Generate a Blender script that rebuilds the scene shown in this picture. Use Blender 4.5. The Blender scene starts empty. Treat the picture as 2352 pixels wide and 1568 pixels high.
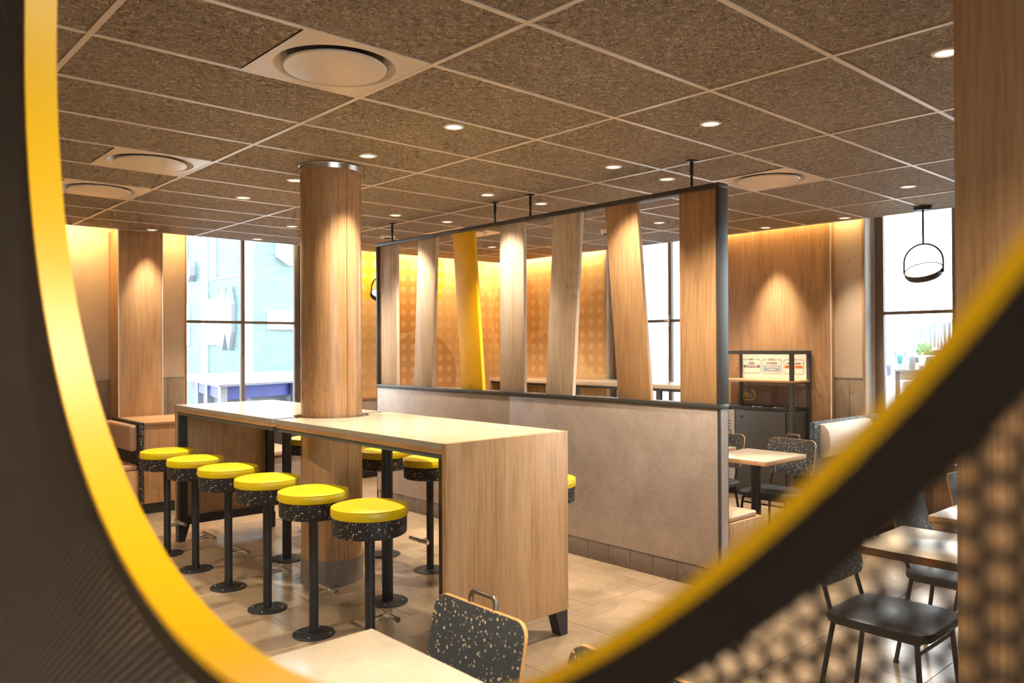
import bpy, bmesh, math, random
import numpy as np
from mathutils import Vector, Matrix
random.seed(7)
scene = bpy.context.scene
col = scene.collection
PI = math.pi
HC = 2.79                      # ceiling height
# ------------------------------------------------------------------ camera
CAM = Vector((-0.853, -2.173, 1.573))
yaw, pitch, roll = 0.83474, 0.0056, -0.0045
cam_d = bpy.data.cameras.new('camera')
cam = bpy.data.objects.new('camera', cam_d); col.objects.link(cam)
fw = Vector((math.cos(pitch)*math.cos(yaw), math.cos(pitch)*math.sin(yaw), math.sin(pitch)))
rt = Vector((math.sin(yaw), -math.cos(yaw), 0)); up = rt.cross(fw)
rt2 = math.cos(roll)*rt + math.sin(roll)*up; up2 = -math.sin(roll)*rt + math.cos(roll)*up
M = Matrix((rt2, up2, -fw)).transposed().to_4x4(); M.translation = CAM
cam.matrix_world = M
cam_d.sensor_width = 36.0; cam_d.lens = 1824.57/2352*36.0
cam_d.clip_start = 0.01; cam_d.clip_end = 400
cam_d.dof.use_dof = True; cam_d.dof.focus_distance = 4.6; cam_d.dof.aperture_fstop = 3.8
scene.camera = cam
# ------------------------------------------------------------------ world
w = bpy.data.worlds.new('sky'); scene.world = w; w.use_nodes = True
bg = w.node_tree.nodes['Background']
bg.inputs['Color'].default_value = (0.86, 0.94, 1.0, 1); bg.inputs['Strength'].default_value = 3.9
vs = scene.view_settings
vs.view_transform = 'Standard'; vs.look = 'None'; vs.exposure = 1.3; vs.gamma = 1.0; vs.use_curve_mapping = False
scene.cycles.use_denoising = True
scene.cycles.max_bounces = 6; scene.cycles.diffuse_bounces = 4; scene.cycles.glossy_bounces = 3
scene.cycles.use_adaptive_sampling = True; scene.cycles.adaptive_threshold = 0.09; scene.cycles.adaptive_min_samples = 12
scene.cycles.transparent_max_bounces = 16
scene.cycles.sample_clamp_indirect = 6.0
scene.cycles.caustics_reflective = False; scene.cycles.caustics_refractive = False
SPOT_W = 100.0; WARM = (1.0, 0.86, 0.67); COVE = (1.0, 0.64, 0.26)
def area(name, loc, sx, sy, power, color, rot):
    l = bpy.data.lights.new(name, 'AREA'); l.shape = 'RECTANGLE'; l.size = sx; l.size_y = sy
    l.energy = power; l.color = color
    o = bpy.data.objects.new(name, l); col.objects.link(o); o.location = loc; o.rotation_euler = rot
    return o
def portal(name, loc, sx, sy, rot):
    o = area(name, loc, sx, sy, 1, (1, 1, 1), rot); o.data.cycles.is_portal = True; return o
portal('portal_window', (3.1, 7.1, 1.9), 1.5, 2.2, (-PI/2, 0, 0))
portal('portal_window', (7.3, 3.7, 1.9), 2.2, 1.7, (0, PI/2, 0))
portal('portal_window', (7.3, -0.8, 1.9), 2.2, 4.3, (0, PI/2, 0))
portal('portal_window', (-0.9, -5.25, 1.75), 4.2, 2.3, (PI/2, 0, 0))  # portal at the added fill window behind the viewer

# ------------------------------------------------------------------ materials
def lin(c):
    out = []
    for v in c:
        v = v/255.0
        out.append(v/12.92 if v <= 0.04045 else ((v+0.055)/1.055)**2.4)
    return (out[0], out[1], out[2], 1.0)
class NT:
    def __init__(s, name):
        s.m = bpy.data.materials.new(name); s.m.use_nodes = True
        s.t = s.m.node_tree; s.n = s.t.nodes; s.l = s.t.links
        s.b = s.n['Principled BSDF']; s.out = s.n['Material Output']
    def node(s, typ, **kw):
        nd = s.n.new(typ)
        for k, v in kw.items(): setattr(nd, k, v)
        return nd
    def put(s, sock, v):
        if hasattr(v, 'is_linked') or isinstance(v, bpy.types.NodeSocket): s.l.new(v, sock)
        else: sock.default_value = v
    def coord(s, scale=(1, 1, 1), kind='Object'):
        tc = s.node('ShaderNodeTexCoord'); mp = s.node('ShaderNodeMapping')
        mp.inputs['Scale'].default_value = scale; s.l.new(tc.outputs[kind], mp.inputs['Vector']); return mp.outputs['Vector']
    def noise(s, vec, scale, detail=4, rough=0.55, dist=0.0):
        nd = s.node('ShaderNodeTexNoise'); s.l.new(vec, nd.inputs['Vector'])
        nd.inputs['Scale'].default_value = scale; nd.inputs['Detail'].default_value = detail
        nd.inputs['Roughness'].default_value = rough; nd.inputs['Distortion'].default_value = dist
        return nd.outputs['Fac']
    def ramp(s, fac, stops):
        nd = s.node('ShaderNodeValToRGB'); cr = nd.color_ramp
        while len(cr.elements) < len(stops): cr.elements.new(0.5)
        for e, (p, c) in zip(cr.elements, stops): e.position = p; e.color = c
        s.l.new(fac, nd.inputs['Fac']); return nd.outputs['Color']
    def math(s, op, a, b=0.0, c=0.0):
        nd = s.node('ShaderNodeMath', operation=op)
        s.put(nd.inputs[0], a); s.put(nd.inputs[1], b); s.put(nd.inputs[2], c); return nd.outputs[0]
    def vmath(s, op, a, b=(0, 0, 0)):
        nd = s.node('ShaderNodeVectorMath', operation=op)
        s.put(nd.inputs[0], a); s.put(nd.inputs[1], b)
        return nd.outputs['Value'] if op in ('LENGTH', 'DOT_PRODUCT') else nd.outputs['Vector']
    def mix(s, fac, a, b, mode='MIX'):
        nd = s.node('ShaderNodeMix', data_type='RGBA', blend_type=mode)
        s.put(nd.inputs[0], fac); s.put(nd.inputs[6], a); s.put(nd.inputs[7], b); return nd.outputs[2]
    def bump(s, h, strength=0.2, dist=0.002):
        nd = s.node('ShaderNodeBump'); nd.inputs['Strength'].default_value = strength
        nd.inputs['Distance'].default_value = dist; s.l.new(h, nd.inputs['Height']); s.l.new(nd.outputs['Normal'], s.b.inputs['Normal'])
    def base(s, c): s.put(s.b.inputs['Base Color'], c)
    def rough(s, r, spec=0.5, metal=0.0):
        s.put(s.b.inputs['Roughness'], r); s.b.inputs['Specular IOR Level'].default_value = spec; s.b.inputs['Metallic'].default_value = metal
def plain(name, c, r=0.5, metal=0.0, spec=0.5, var=0.0, vscale=8.0):
    t = NT(name)
    if var:
        n = t.noise(t.coord(), vscale, 5)
        a = lin(c); d = tuple(max(0, x*(1-var)) for x in a[:3])+(1,); u = tuple(min(1, x*(1+var)) for x in a[:3])+(1,)
        t.base(t.ramp(n, [(0.3, d), (0.7, u)]))
    else: t.base(lin(c))
    t.rough(r, spec, metal); return t.m
def emit(name, c, strength):
    t = NT(name); t.base((0.8, 0.8, 0.8, 1)); t.b.inputs['Emission Color'].default_value = c; t.b.inputs['Emission Strength'].default_value = strength; return t.m
def wood(name, c1, c2, c3, axis='z', r=0.45, fine=1.0):
    t = NT(name)
    g = {'z': (1, 1, 0.045), 'x': (0.045, 1, 1), 'y': (1, 0.045, 1)}[axis]
    v = t.coord(g)
    n1 = t.noise(v, 9.0, 3, 0.6, 0.6)
    n2 = t.noise(v, 75.0*fine, 2, 0.6, 0.0)
    n3 = t.noise(t.coord(tuple(1.0 if k == 1 else 0.12 for k in g)), 3.2, 3, 0.6, 1.5)
    c = t.ramp(n1, [(0.32, lin(c1)), (0.52, lin(c2)), (0.72, lin(c3))])
    c = t.mix(0.55, c, t.ramp(n2, [(0.36, lin(tuple(0.90*q for q in c1))), (0.5, lin(c2)), (0.64, lin(c3))]))
    c = t.mix(0.28, c, t.ramp(n3, [(0.4, lin(c1)), (0.6, lin(c3))]))
    t.base(c); t.rough(r, 0.4); return t.m
def concrete(name, c1, c2, r=0.45, sc=3.0, spec=0.5):
    t = NT(name); v = t.coord()
    n1 = t.noise(v, sc, 5, 0.65, 0.3); n2 = t.noise(v, sc*18, 2, 0.7)
    c = t.ramp(n1, [(0.3, lin(c1)), (0.72, lin(c2))])
    n3 = t.noise(v, sc*2.7, 6, 0.75, 0.8)
    c = t.mix(0.3, c, t.ramp(n2, [(0.3, lin(c1)), (0.7, lin(c2))]))
    dk = lin(tuple(0.84*q for q in c1))
    c = t.mix(t.ramp(n3, [(0.50, (0, 0, 0, 1)), (0.68, (0.32, 0.32, 0.32, 1))]), c, dk)
    t.base(c); t.rough(r, spec); return t.m
def speckle(name, base, f1, f2, scale=70.0, size=0.30, r=0.45, dens=0.55):
    t = NT(name); v = t.coord((1, 1, 0.8))
    nd = t.node('ShaderNodeTexVoronoi'); nd.inputs['Scale'].default_value = scale; nd.inputs['Randomness'].default_value = 1.0
    wv = t.node('ShaderNodeTexNoise'); wv.inputs['Scale'].default_value = scale*1.3; t.l.new(v, wv.inputs['Vector'])
    vv = t.vmath('ADD', v, t.vmath('MULTIPLY', wv.outputs['Color'], (0.006, 0.006, 0.006)))
    t.l.new(vv, nd.inputs['Vector'])
    sep = t.node('ShaderNodeSeparateColor'); t.l.new(nd.outputs['Color'], sep.inputs[0])
    thr = t.math('MULTIPLY', sep.outputs[0], size)
    m = t.math('LESS_THAN', nd.outputs['Distance'], thr)
    m = t.math('MULTIPLY', m, t.math('LESS_THAN', sep.outputs[1], dens))
    fc = t.mix(sep.outputs[2], lin(f1), lin(f2))
    t.base(t.mix(m, lin(base), fc)); t.rough(r, 0.4); return t.m
M_ = {}
M_['oak'] = wood('oak_wood', (162, 120, 80), (181, 140, 98), (196, 157, 114))
M_['oak_x'] = wood('oak_wood_x', (162, 120, 80), (181, 140, 98), (196, 157, 114), 'x')
M_['oak_y'] = wood('oak_wood_y', (162, 120, 80), (181, 140, 98), (196, 157, 114), 'y')
M_['oak_gloss'] = wood('column_oak_veneer', (162, 120, 80), (181, 140, 98), (196, 157, 114), 'z', 0.27)
M_['ash'] = wood('pale_ash_wood', (188, 164, 138), (210, 188, 164), (224, 206, 184), 'z', 0.5)
M_['concrete'] = concrete('concrete_laminate', (152, 137, 128), (182, 167, 157), 0.42, 2.6)
M_['table'] = concrete('table_laminate', (196, 178, 156), (214, 198, 176), 0.17, 3.0)
M_['tabletop_edge'] = concrete('table_edge_laminate', (150, 142, 132), (172, 164, 152), 0.4, 14.0)
M_['floor'] = concrete('floor_tile', (138, 116, 92), (170, 147, 119), 0.22, 2.4, 0.5)
M_['grout'] = plain('grout', (88, 76, 66), 0.8)
M_['skirt'] = concrete('skirting_tile', (98, 84, 74), (126, 110, 97), 0.45, 4.0)
M_['wainscot'] = concrete('wainscot_tile', (138, 118, 98), (164, 144, 122), 0.5, 9.0)
M_['plaster'] = plain('plaster_wall', (206, 184, 158), 0.8, var=0.06, vscale=3)
M_['white'] = plain('white_metal', (232, 226, 220), 0.4)
M_['whitewall'] = plain('white_reveal', (246, 240, 232), 0.6)
M_['gridbar'] = plain('ceiling_grid_bar', (216, 206, 196), 0.35)
M_['black'] = plain('black_steel', (38, 38, 40), 0.42, 0.0, 0.5)
M_['graphite'] = plain('graphite_steel', (66, 64, 62), 0.45)
M_['greysteel'] = plain('grey_steel', (88, 94, 96), 0.4)
M_['chrome'] = plain('brushed_steel', (214, 208, 200), 0.25, 1.0)
M_['bronze'] = plain('bronze_tube', (120, 108, 96), 0.35, 0.8)
M_['yellow_vinyl'] = plain('yellow_vinyl', (208, 178, 6), 0.38, var=0.04, vscale=20)
M_['yellow_panel'] = plain('yellow_laminate', (255, 196, 0), 0.45, var=0.03)
M_['yellow_rim'] = plain('yellow_gloss_rim', (255, 192, 4), 0.34, 0.0, 0.5)
M_['speck'] = speckle('black_speckled_laminate', (34, 33, 34), (214, 200, 184), (206, 150, 100), 120.0, 0.45, 0.5, 0.6)
M_['speck_chair'] = speckle('grey_speckled_laminate', (70, 75, 78), (228, 212, 184), (226, 182, 122), 104.0, 0.40, 0.45, 0.85)
M_['speck_blue'] = speckle('slate_speckled_laminate', (78, 88, 96), (205, 208, 205), (160, 170, 176), 75.0, 0.42, 0.5, 0.6)
M_['ply'] = plain('plywood_edge', (206, 150, 86), 0.5, var=0.1, vscale=40)
M_['leather_black'] = plain('black_leather', (52, 54, 58), 0.42, var=0.08, vscale=60)
M_['leather_tan'] = plain('tan_leather', (186, 150, 122), 0.5, var=0.04)
M_['leather_pale'] = plain('pale_leather', (214, 196, 180), 0.5, var=0.03)
M_['brown_panel'] = plain('brown_perforated_metal', (60, 48, 39), 0.5, var=0.08, vscale=30)
M_['brown_flange'] = plain('dark_brown_metal', (38, 30, 24), 0.45)
M_['lens'] = emit('downlight_lens', (1.0, 0.80, 0.50, 1), 0.8)
M_['led'] = emit('pendant_diffuser', (1.0, 0.93, 0.84, 1), 1.6)
M_['sign'] = plain('sign_board', (236, 226, 212), 0.5)
M_['ink'] = plain('sign_ink', (92, 88, 86), 0.6)
M_['sign_blue'] = plain('sign_blue', (142, 164, 190), 0.6)
M_['sign_orange'] = plain('sign_orange', (226, 104, 40), 0.6)
M_['gold'] = plain('logo_gold', (246, 210, 120), 0.5)
M_['labelgrey'] = plain('grey_label', (168, 166, 160), 0.5)
# ceiling board: wood wool
def ceiling_mat():
    t = NT('wood_wool_board')
    v = t.coord((1, 1, 1))
    wv = t.node('ShaderNodeTexNoise'); wv.inputs['Scale'].default_value = 26.0; wv.inputs['Detail'].default_value = 1; t.l.new(v, wv.inputs['Vector'])
    vv = t.vmath('ADD', v, t.vmath('MULTIPLY', wv.outputs['Color'], (0.09, 0.09, 0.0)))
    a = t.noise(t.vmath('MULTIPLY', vv, (165, 22, 1)), 1.0, 1, 0.5)
    b = t.noise(t.vmath('MULTIPLY', vv, (22, 165, 1)), 1.0, 1, 0.5)
    d = t.noise(t.vmath('MULTIPLY', vv, (110, 110, 1)), 1.0, 1, 0.6)
    mx = t.math('MAXIMUM', a, b)
    h = t.math('ADD', t.math('MULTIPLY', mx, 0.75), t.math('MULTIPLY', d, 0.3))
    big = t.noise(v, 1.3, 3)
    c = t.ramp(h, [(0.46, lin((78, 68, 58))), (0.58, lin((145, 132, 117))), (0.70, lin((204, 192, 177)))])
    c = t.mix(0.25, c, t.ramp(big, [(0.35, lin((126, 110, 94))), (0.65, lin((156, 140, 122)))]))
    t.base(c); t.rough(0.8, 0.2); t.bump(d, 0.5, 0.003); return t.m
M_['ceil'] = ceiling_mat()
def glass_mat():
    t = NT('window_glass')
    tr = t.node('ShaderNodeBsdfTransparent'); gl = t.node('ShaderNodeBsdfGlossy'); gl.inputs['Roughness'].default_value = 0.02
    tr.inputs['Color'].default_value = (0.97, 0.99, 0.98, 1)
    fr = t.node('ShaderNodeFresnel'); fr.inputs['IOR'].default_value = 1.35
    mx = t.node('ShaderNodeMixShader'); t.l.new(fr.outputs[0], mx.inputs[0]); t.l.new(tr.outputs[0], mx.inputs[1]); t.l.new(gl.outputs[0], mx.inputs[2])
    t.l.new(mx.outputs[0], t.out.inputs['Surface']); return t.m
M_['glass'] = glass_mat()
def mural(name, axis, blobs):
    """dotted wallpaper print; axis = horizontal coordinate index; blobs: (u, z, ru, rz, colour, mix, kind)"""
    t = NT(name); tc = t.node('ShaderNodeTexCoord'); sp = t.node('ShaderNodeSeparateXYZ'); t.l.new(tc.outputs['Object'], sp.inputs[0])
    u = sp.outputs[axis]; z = sp.outputs[2]
    c = lin((226, 196, 150))
    c = t.mix(0.0, c, c)
    for (bu, bz, ru, rz, cc, f, kind) in blobs:
        du = t.math('DIVIDE', t.math('SUBTRACT', u, bu), ru); dz = t.math('DIVIDE', t.math('SUBTRACT', z, bz), rz)
        if kind == 'drop':     # petal: two circles' overlap
            k = t.math('ADD', t.math('ABSOLUTE', du), t.math('MULTIPLY', dz, dz))
            m = t.math('LESS_THAN', k, 1.0)
        else:
            k = t.math('ADD', t.math('MULTIPLY', du, du), t.math('MULTIPLY', dz, dz)); m = t.math('LESS_THAN', k, 1.0)
        c = t.mix(t.math('MULTIPLY', m, f), c, lin(cc))
    P = 0.157
    fu = t.math('SUBTRACT', t.math('FRACT', t.math('DIVIDE', t.math('ADD', u, 20.0), P)), 0.5)
    fz = t.math('SUBTRACT', t.math('FRACT', t.math('DIVIDE', t.math('ADD', z, 20.02), P)), 0.5)
    k = t.math('ADD', t.math('MULTIPLY', fu, fu), t.math('MULTIPLY', fz, fz))
    dot = t.math('LESS_THAN', k, 0.076)
    c = t.mix(t.math('MULTIPLY', dot, 0.42), c, lin((244, 224, 184)))
    t.base(c); t.rough(0.7, 0.3); return t.m
DK = (190, 150, 104); OR = (206, 158, 100); YL = (250, 196, 40)
M_['mural_l'] = mural('dotted_mural_left', 0, [(5.35, 2.25, 0.42, 0.50, OR, .6, 'e'), (4.62, 2.62, 0.55, 0.45, YL, .8, 'e'), (5.35, 2.25, 0.42, 0.50, OR, .75, 'e'),
    (5.88, 2.55, 0.17, 0.47, YL, .85, 'drop'), (5.65, 1.15, 0.62, 0.62, DK, .7, 'e'), (6.75, 1.9, 0.22, 0.5, OR, .5, 'e'), (4.50, 1.80, 0.20, 0.55, YL, .85, 'drop')])
M_['mural_r'] = mural('dotted_mural_right', 1, [(6.35, 2.0, 0.50, 0.62, OR, .65, 'e'), (5.75, 1.2, 0.40, 0.55, DK, .6, 'e'), (4.72, 1.75, 0.40, 0.55, OR, .55, 'e'), (5.3, 2.4, 0.35, 0.7, (232, 170, 92), .5, 'e')])

# ------------------------------------------------------------------ helpers
WLOC = {}
def wloc(o): return WLOC.get(o.name, Vector((0, 0, 0)))
def link(name, me, mat, parent=None, local=False):
    o = bpy.data.objects.new(name, me); col.objects.link(o)
    if mat is not None and not me.materials: me.materials.append(mat)
    if parent is not None:
        o.parent = parent
        if not local: o.location = -wloc(parent); WLOC[o.name] = Vector((0, 0, 0))
    return o
def from_bm(bm, name, smooth=False):
    me = bpy.data.meshes.new(name); bm.normal_update(); bm.to_mesh(me); bm.free()
    if smooth:
        me.polygons.foreach_set('use_smooth', [True]*len(me.polygons))
        try: me.set_sharp_from_angle(angle=math.radians(38))
        except Exception: pass
    return me
def bm_box(bm, x0, x1, y0, y1, z0, z1, bev=0.0, seg=2):
    r = bmesh.ops.create_cube(bm, size=1.0)
    vs_ = r['verts']
    for v in vs_:
        v.co = Vector((x0+(v.co.x+.5)*(x1-x0), y0+(v.co.y+.5)*(y1-y0), z0+(v.co.z+.5)*(z1-z0)))
    if bev > 0:
        es = list({e for v in vs_ for e in v.link_edges})
        bmesh.ops.bevel(bm, geom=es, offset=bev, segments=seg, affect='EDGES', profile=0.5)
def box(name, x0, x1, y0, y1, z0, z1, mat, parent=None, bev=0.0, local=False, seg=2):
    bm = bmesh.new(); bm_box(bm, x0, x1, y0, y1, z0, z1, bev, seg)
    return link(name, from_bm(bm, name, bev > 0), mat, parent, local)
def bm_tube(bm, pts, r, seg=10, cap=True, r_end=None):
    pts = [Vector(p) for p in pts]; rings = []
    n = len(pts); prev = None
    for i, p in enumerate(pts):
        d = (pts[min(i+1, n-1)]-pts[max(i-1, 0)]).normalized()
        if prev is None:
            a = Vector((0, 0, 1)) if abs(d.z) < 0.9 else Vector((1, 0, 0))
            u = d.cross(a).normalized()
        else: u = (prev - d*prev.dot(d)).normalized()
        prev = u; v = d.cross(u)
        rr = r if r_end is None else r+(r_end-r)*i/(n-1)
        rings.append([bm.verts.new(p+rr*(math.cos(2*PI*k/seg)*u+math.sin(2*PI*k/seg)*v)) for k in range(seg)])
    for a, b in zip(rings, rings[1:]):
        for k in range(seg): bm.faces.new((a[k], a[(k+1) % seg], b[(k+1) % seg], b[k]))
    if cap: bm.faces.new(rings[0][::-1]); bm.faces.new(rings[-1])
def tube(name, pts, r, mat, parent=None, seg=10, local=False, r_end=None):
    bm = bmesh.new(); bm_tube(bm, pts, r, seg, True, r_end); bmesh.ops.recalc_face_normals(bm, faces=bm.faces)
    return link(name, from_bm(bm, name, True), mat, parent, local)
def bm_lathe(bm, prof, c=(0, 0), seg=32, a0=0.0, a1=2*PI):
    full = abs(a1-a0-2*PI) < 1e-6; n = seg if full else seg+1
    rings = []
    for k in range(n):
        a = a0+(a1-a0)*k/seg
        rings.append([bm.verts.new((c[0]+r*math.cos(a), c[1]+r*math.sin(a), z)) for r, z in prof])
    for k in range(seg):
        A = rings[k]; B = rings[(k+1) % n]
        for i in range(len(prof)-1):
            vs_ = [A[i], B[i], B[i+1], A[i+1]]
            try: bm.faces.new(vs_)
            except ValueError: pass
    bmesh.ops.remove_doubles(bm, verts=bm.verts, dist=1e-6)
    bmesh.ops.recalc_face_normals(bm, faces=bm.faces)
def lathe(name, prof, mat, parent=None, c=(0, 0), seg=32, local=False, a0=0.0, a1=2*PI):
    bm = bmesh.new(); bm_lathe(bm, prof, c, seg, a0, a1)
    return link(name, from_bm(bm, name, True), mat, parent, local)
def prism(name, poly, axis, a0, a1, mat, parent=None, local=False, bev=0.0, smooth=False):
    """extrude a 2-D polygon: axis 'x' -> poly is (y,z), 'y' -> (x,z), 'z' -> (x,y)"""
    bm = bmesh.new()
    def mk(p, a): return {'x': (a, p[0], p[1]), 'y': (p[0], a, p[1]), 'z': (p[0], p[1], a)}[axis]
    A = [bm.verts.new(mk(p, a0)) for p in poly]; B = [bm.verts.new(mk(p, a1)) for p in poly]
    n = len(poly); f0 = bm.faces.new(A[::-1]); f1 = bm.faces.new(B)
    for i in range(n): bm.faces.new((A[i], A[(i+1) % n], B[(i+1) % n], B[i]))
    bmesh.ops.recalc_face_normals(bm, faces=bm.faces)
    if bev: bmesh.ops.bevel(bm, geom=list(f0.edges)+list(f1.edges), offset=bev, segments=2, affect='EDGES', profile=0.5)
    return link(name, from_bm(bm, name, smooth or bev > 0), mat, parent, local)
def thing(name, label, cat, loc=(0, 0, 0), rotz=0.0, group=None):
    o = bpy.data.objects.new(name, None); col.objects.link(o); o.location = loc; o.rotation_euler = (0, 0, rotz)
    o.empty_display_size = 0.1; WLOC[o.name] = Vector(loc)
    tag(o, label, cat, group); return o
def tag(o, label, cat, group=None):
    o['label'] = label; o['category'] = cat
    if group: o['group'] = group
    return o
def struct(o): o['kind'] = 'structure'; return o
def dup(root, loc, rotz, label, group=None):
    r = root.copy(); col.objects.link(r); r.location = loc; r.rotation_euler = (0, 0, rotz); r['label'] = label
    if group: r['group'] = group
    for ch in list(root.children):
        c = ch.copy(); col.objects.link(c); c.parent = r
        for g in list(ch.children):
            d = g.copy(); col.objects.link(d); d.parent = c
    return r
def copy_part(src, parent, loc):
    c = src.copy(); col.objects.link(c); c.parent = parent; c.location = loc; return c
def round_rect(w, h, r, n=5, cx=0.0, cy=0.0):
    pts = []
    for (sx, sy, a) in ((1, 1, 0), (-1, 1, PI/2), (-1, -1, PI), (1, -1, 1.5*PI)):
        for k in range(n+1):
            t = a+PI/2*k/n
            pts.append((cx+sx*(w/2-r)+r*math.cos(t), cy+sy*(h/2-r)+r*math.sin(t)))
    return pts

# ------------------------------------------------------------------ setting
def proj(p):
    d = Vector(p)-CAM; z = d.dot(fw)
    if z < 0.05: return None
    return (1176+1824.57*d.dot(rt2)/z, 784-1824.57*d.dot(up2)/z)
def seen(x0, x1, y0, y1, z, m=60):
    ps = [proj((x, y, z)) for x in (x0, (x0+x1)/2, x1) for y in (y0, (y0+y1)/2, y1)]
    return any(p and -m < p[0] < 2352+m and -m < p[1] < 1568+m for p in ps)
XE, YE = 6.80, 6.55            # ceiling edges
XW, YW = 6.95, 6.90            # walls
# ceiling
ceil = struct(box('ceiling', -4, XE, -5, YE, HC+0.075, HC+0.12, M_['ceil']))
tile_me = {}
def ceil_tile(x0, x1, y0, y1):
    k = (round(x1-x0, 3), round(y1-y0, 3))
    if k not in tile_me:
        bm = bmesh.new(); bm_box(bm, -k[0]/2, k[0]/2, -k[1]/2, k[1]/2, 0, 0.012, 0.002, 1)
        tile_me[k] = from_bm(bm, 'ceiling_tile'); tile_me[k].materials.append(M_['ceil_tile'])
    o = bpy.data.objects.new('ceiling_tile', tile_me[k]); col.objects.link(o); o.parent = ceil
    o.location = ((x0+x1)/2, (y0+y1)/2, HC+0.003)
# per-tile offset so boards do not repeat
ct = M_['ceil'].copy(); ct.name = 'wood_wool_tile'; M_['ceil_tile'] = ct
nt = ct.node_tree; mp = [n for n in nt.nodes if n.type == 'MAPPING'][0]
oi = nt.nodes.new('ShaderNodeObjectInfo'); vm = nt.nodes.new('ShaderNodeVectorMath'); vm.operation = 'SCALE'
vm.inputs[0].default_value = (37.0, 23.0, 0.0); nt.links.new(oi.outputs['Random'], vm.inputs['Scale']); nt.links.new(vm.outputs[0], mp.inputs['Location'])
diffs = {(0.6, 0.6), (0.6, 3.0), (0.6, 4.2), (4.2, 0.6), (4.2, 4.2)}
G = 0.011
bar_a, bar_b = [], []
for i in range(-1, 6):
    for j in range(-6, 11):
        x0, x1, y0, y1 = 1.2*i, min(1.2*i+1.2, XE), 0.6*j, min(0.6*j+0.6, YE)
        if not seen(x0, x1, y0, y1, HC): continue
        d = [q for q in diffs if abs(q[1]-y0) < 1e-6 and x0-1e-6 <= q[0] < x1-1e-6]
        if d:
            ceil_tile(x0+G, x0+0.6, y0+G, y1-G)
        else: ceil_tile(x0+G, x1-G, y0+G, y1-G)
for i in range(-1, 6):
    box('ceiling_grid_bar', 1.2*i-0.012, 1.2*i+0.012, -3.6, YE, HC-0.002, HC+0.0101, M_['gridbar'], ceil)
for j in range(-6, 11):
    box('ceiling_grid_bar', -1.2, XE, 0.6*j-0.012, 0.6*j+0.012, HC-0.0012, HC+0.0101, M_['gridbar'], ceil)
box('edge_trim', -4, XE+0.01, YE, YE+0.012, HC-0.004, HC+0.09, M_['gridbar'], ceil)
box('edge_trim', XE, XE+0.012, -5, YE, HC-0.004, HC+0.09, M_['gridbar'], ceil)
struct(box('ceiling_void', -4.2, 7.4, -5.2, 7.2, 3.05, 3.15, M_['plaster']))
# floor
floor = struct(box('floor', -4, XW, -5, YW, -0.06, -0.006, M_['grout']))
fm = {}
TP = 0.606
ft = M_['floor'].copy(); ft.name = 'floor_tile_piece'; nt = ft.node_tree
mp = [n for n in nt.nodes if n.type == 'MAPPING'][0]
oi = nt.nodes.new('ShaderNodeObjectInfo'); vm = nt.nodes.new('ShaderNodeVectorMath'); vm.operation = 'SCALE'
vm.inputs[0].default_value = (31.0, 17.0, 0.0); nt.links.new(oi.outputs['Random'], vm.inputs['Scale']); nt.links.new(vm.outputs[0], mp.inputs['Location'])
for r in range(-9, 14):
    y0 = -0.115+0.6*r; y1 = y0+0.6
    off = 3.345 if r % 2 == 0 else 3.042
    for k in range(-13, 8):
        x0 = off+TP*k; x1 = x0+TP
        a0, a1, b0, b1 = max(x0, -4), min(x1, XW), max(y0, -5), min(y1, YW)
        if a1-a0 < 0.02 or b1-b0 < 0.02: continue
        vis = seen(a0, a1, b0, b1, 0) and a0 > 0.3
        key = (round(a1-a0, 3), round(b1-b0, 3), vis)
        if key not in fm:
            bm = bmesh.new(); bm_box(bm, -(a1-a0)/2+0.0016, (a1-a0)/2-0.0016, -(b1-b0)/2+0.0016, (b1-b0)/2-0.0016, -0.006, 0.0, 0.0008 if vis else 0, 1)
            fm[key] = from_bm(bm, 'floor_tile'); fm[key].materials.append(ft)
        if vis:
            o = bpy.data.objects.new('floor_tile', fm[key]); col.objects.link(o); o.parent = floor; o.location = ((a0+a1)/2, (b0+b1)/2, 0)
# the part of the floor no one sees: one slab
box('floor_slab', -4, 0.25, -5, YW, -0.006, -0.001, M_['floor'], floor)
box('floor_slab', 0.25, XW, -5, -1.9, -0.006, -0.001, M_['floor'], floor)
# walls
def multi(name, boxes, mat, parent=None):
    bm = bmesh.new()
    for b in boxes: bm_box(bm, *b)
    return link(name, from_bm(bm, name), mat, parent)
WX0, WX1 = 2.415, 3.88
wl = struct(multi('wall_left', [(-4.2, WX0, YW, 7.10, 0, 3.05), (WX1, XW, YW, 7.10, 0, 3.05), (WX0, WX1, YW, 7.10, 0, 0.80), (WX0, WX1, YW, 7.10, 2.93, 3.05)], M_['plaster']))
wr = struct(multi('wall_right', [(XW, 7.30, 4.62, 7.10, 0, 3.05), (XW, 7.30, 1.28, 2.95, 0, 3.05), (XW, 7.30, 2.95, 4.62, 0, 0.80), (XW, 7.30, 2.95, 4.62, 2.95, 3.05),
    (XW, 7.30, -3.0, 1.28, 0, 0.80), (XW, 7.30, -3.0, 1.28, 2.95, 3.05), (XW, 7.30, -5.2, -3.0, 0, 3.05)], M_['plaster']))
struct(box('wall_back', -4.2, -4.0, -5.2, YW, 0, 3.05, M_['plaster']))
struct(multi('wall_front', [(-4.0, -3.0, -5.2, -5.0, 0, 3.05), (1.2, XW, -5.2, -5.0, 0, 3.05), (-3.0, 1.2, -5.2, -5.0, 0, 0.6), (-3.0, 1.2, -5.2, -5.0, 2.9, 3.05)], M_['plaster']))  # opening made for the added fill window
box('mural_panel', 3.95, XW-0.006, YW-0.006, YW, 0.02, 3.04, M_['mural_l'], wl)
box('mural_panel', XW-0.006, XW, 4.64, YW-0.006, 0.02, 3.04, M_['mural_r'], wr)
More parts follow.
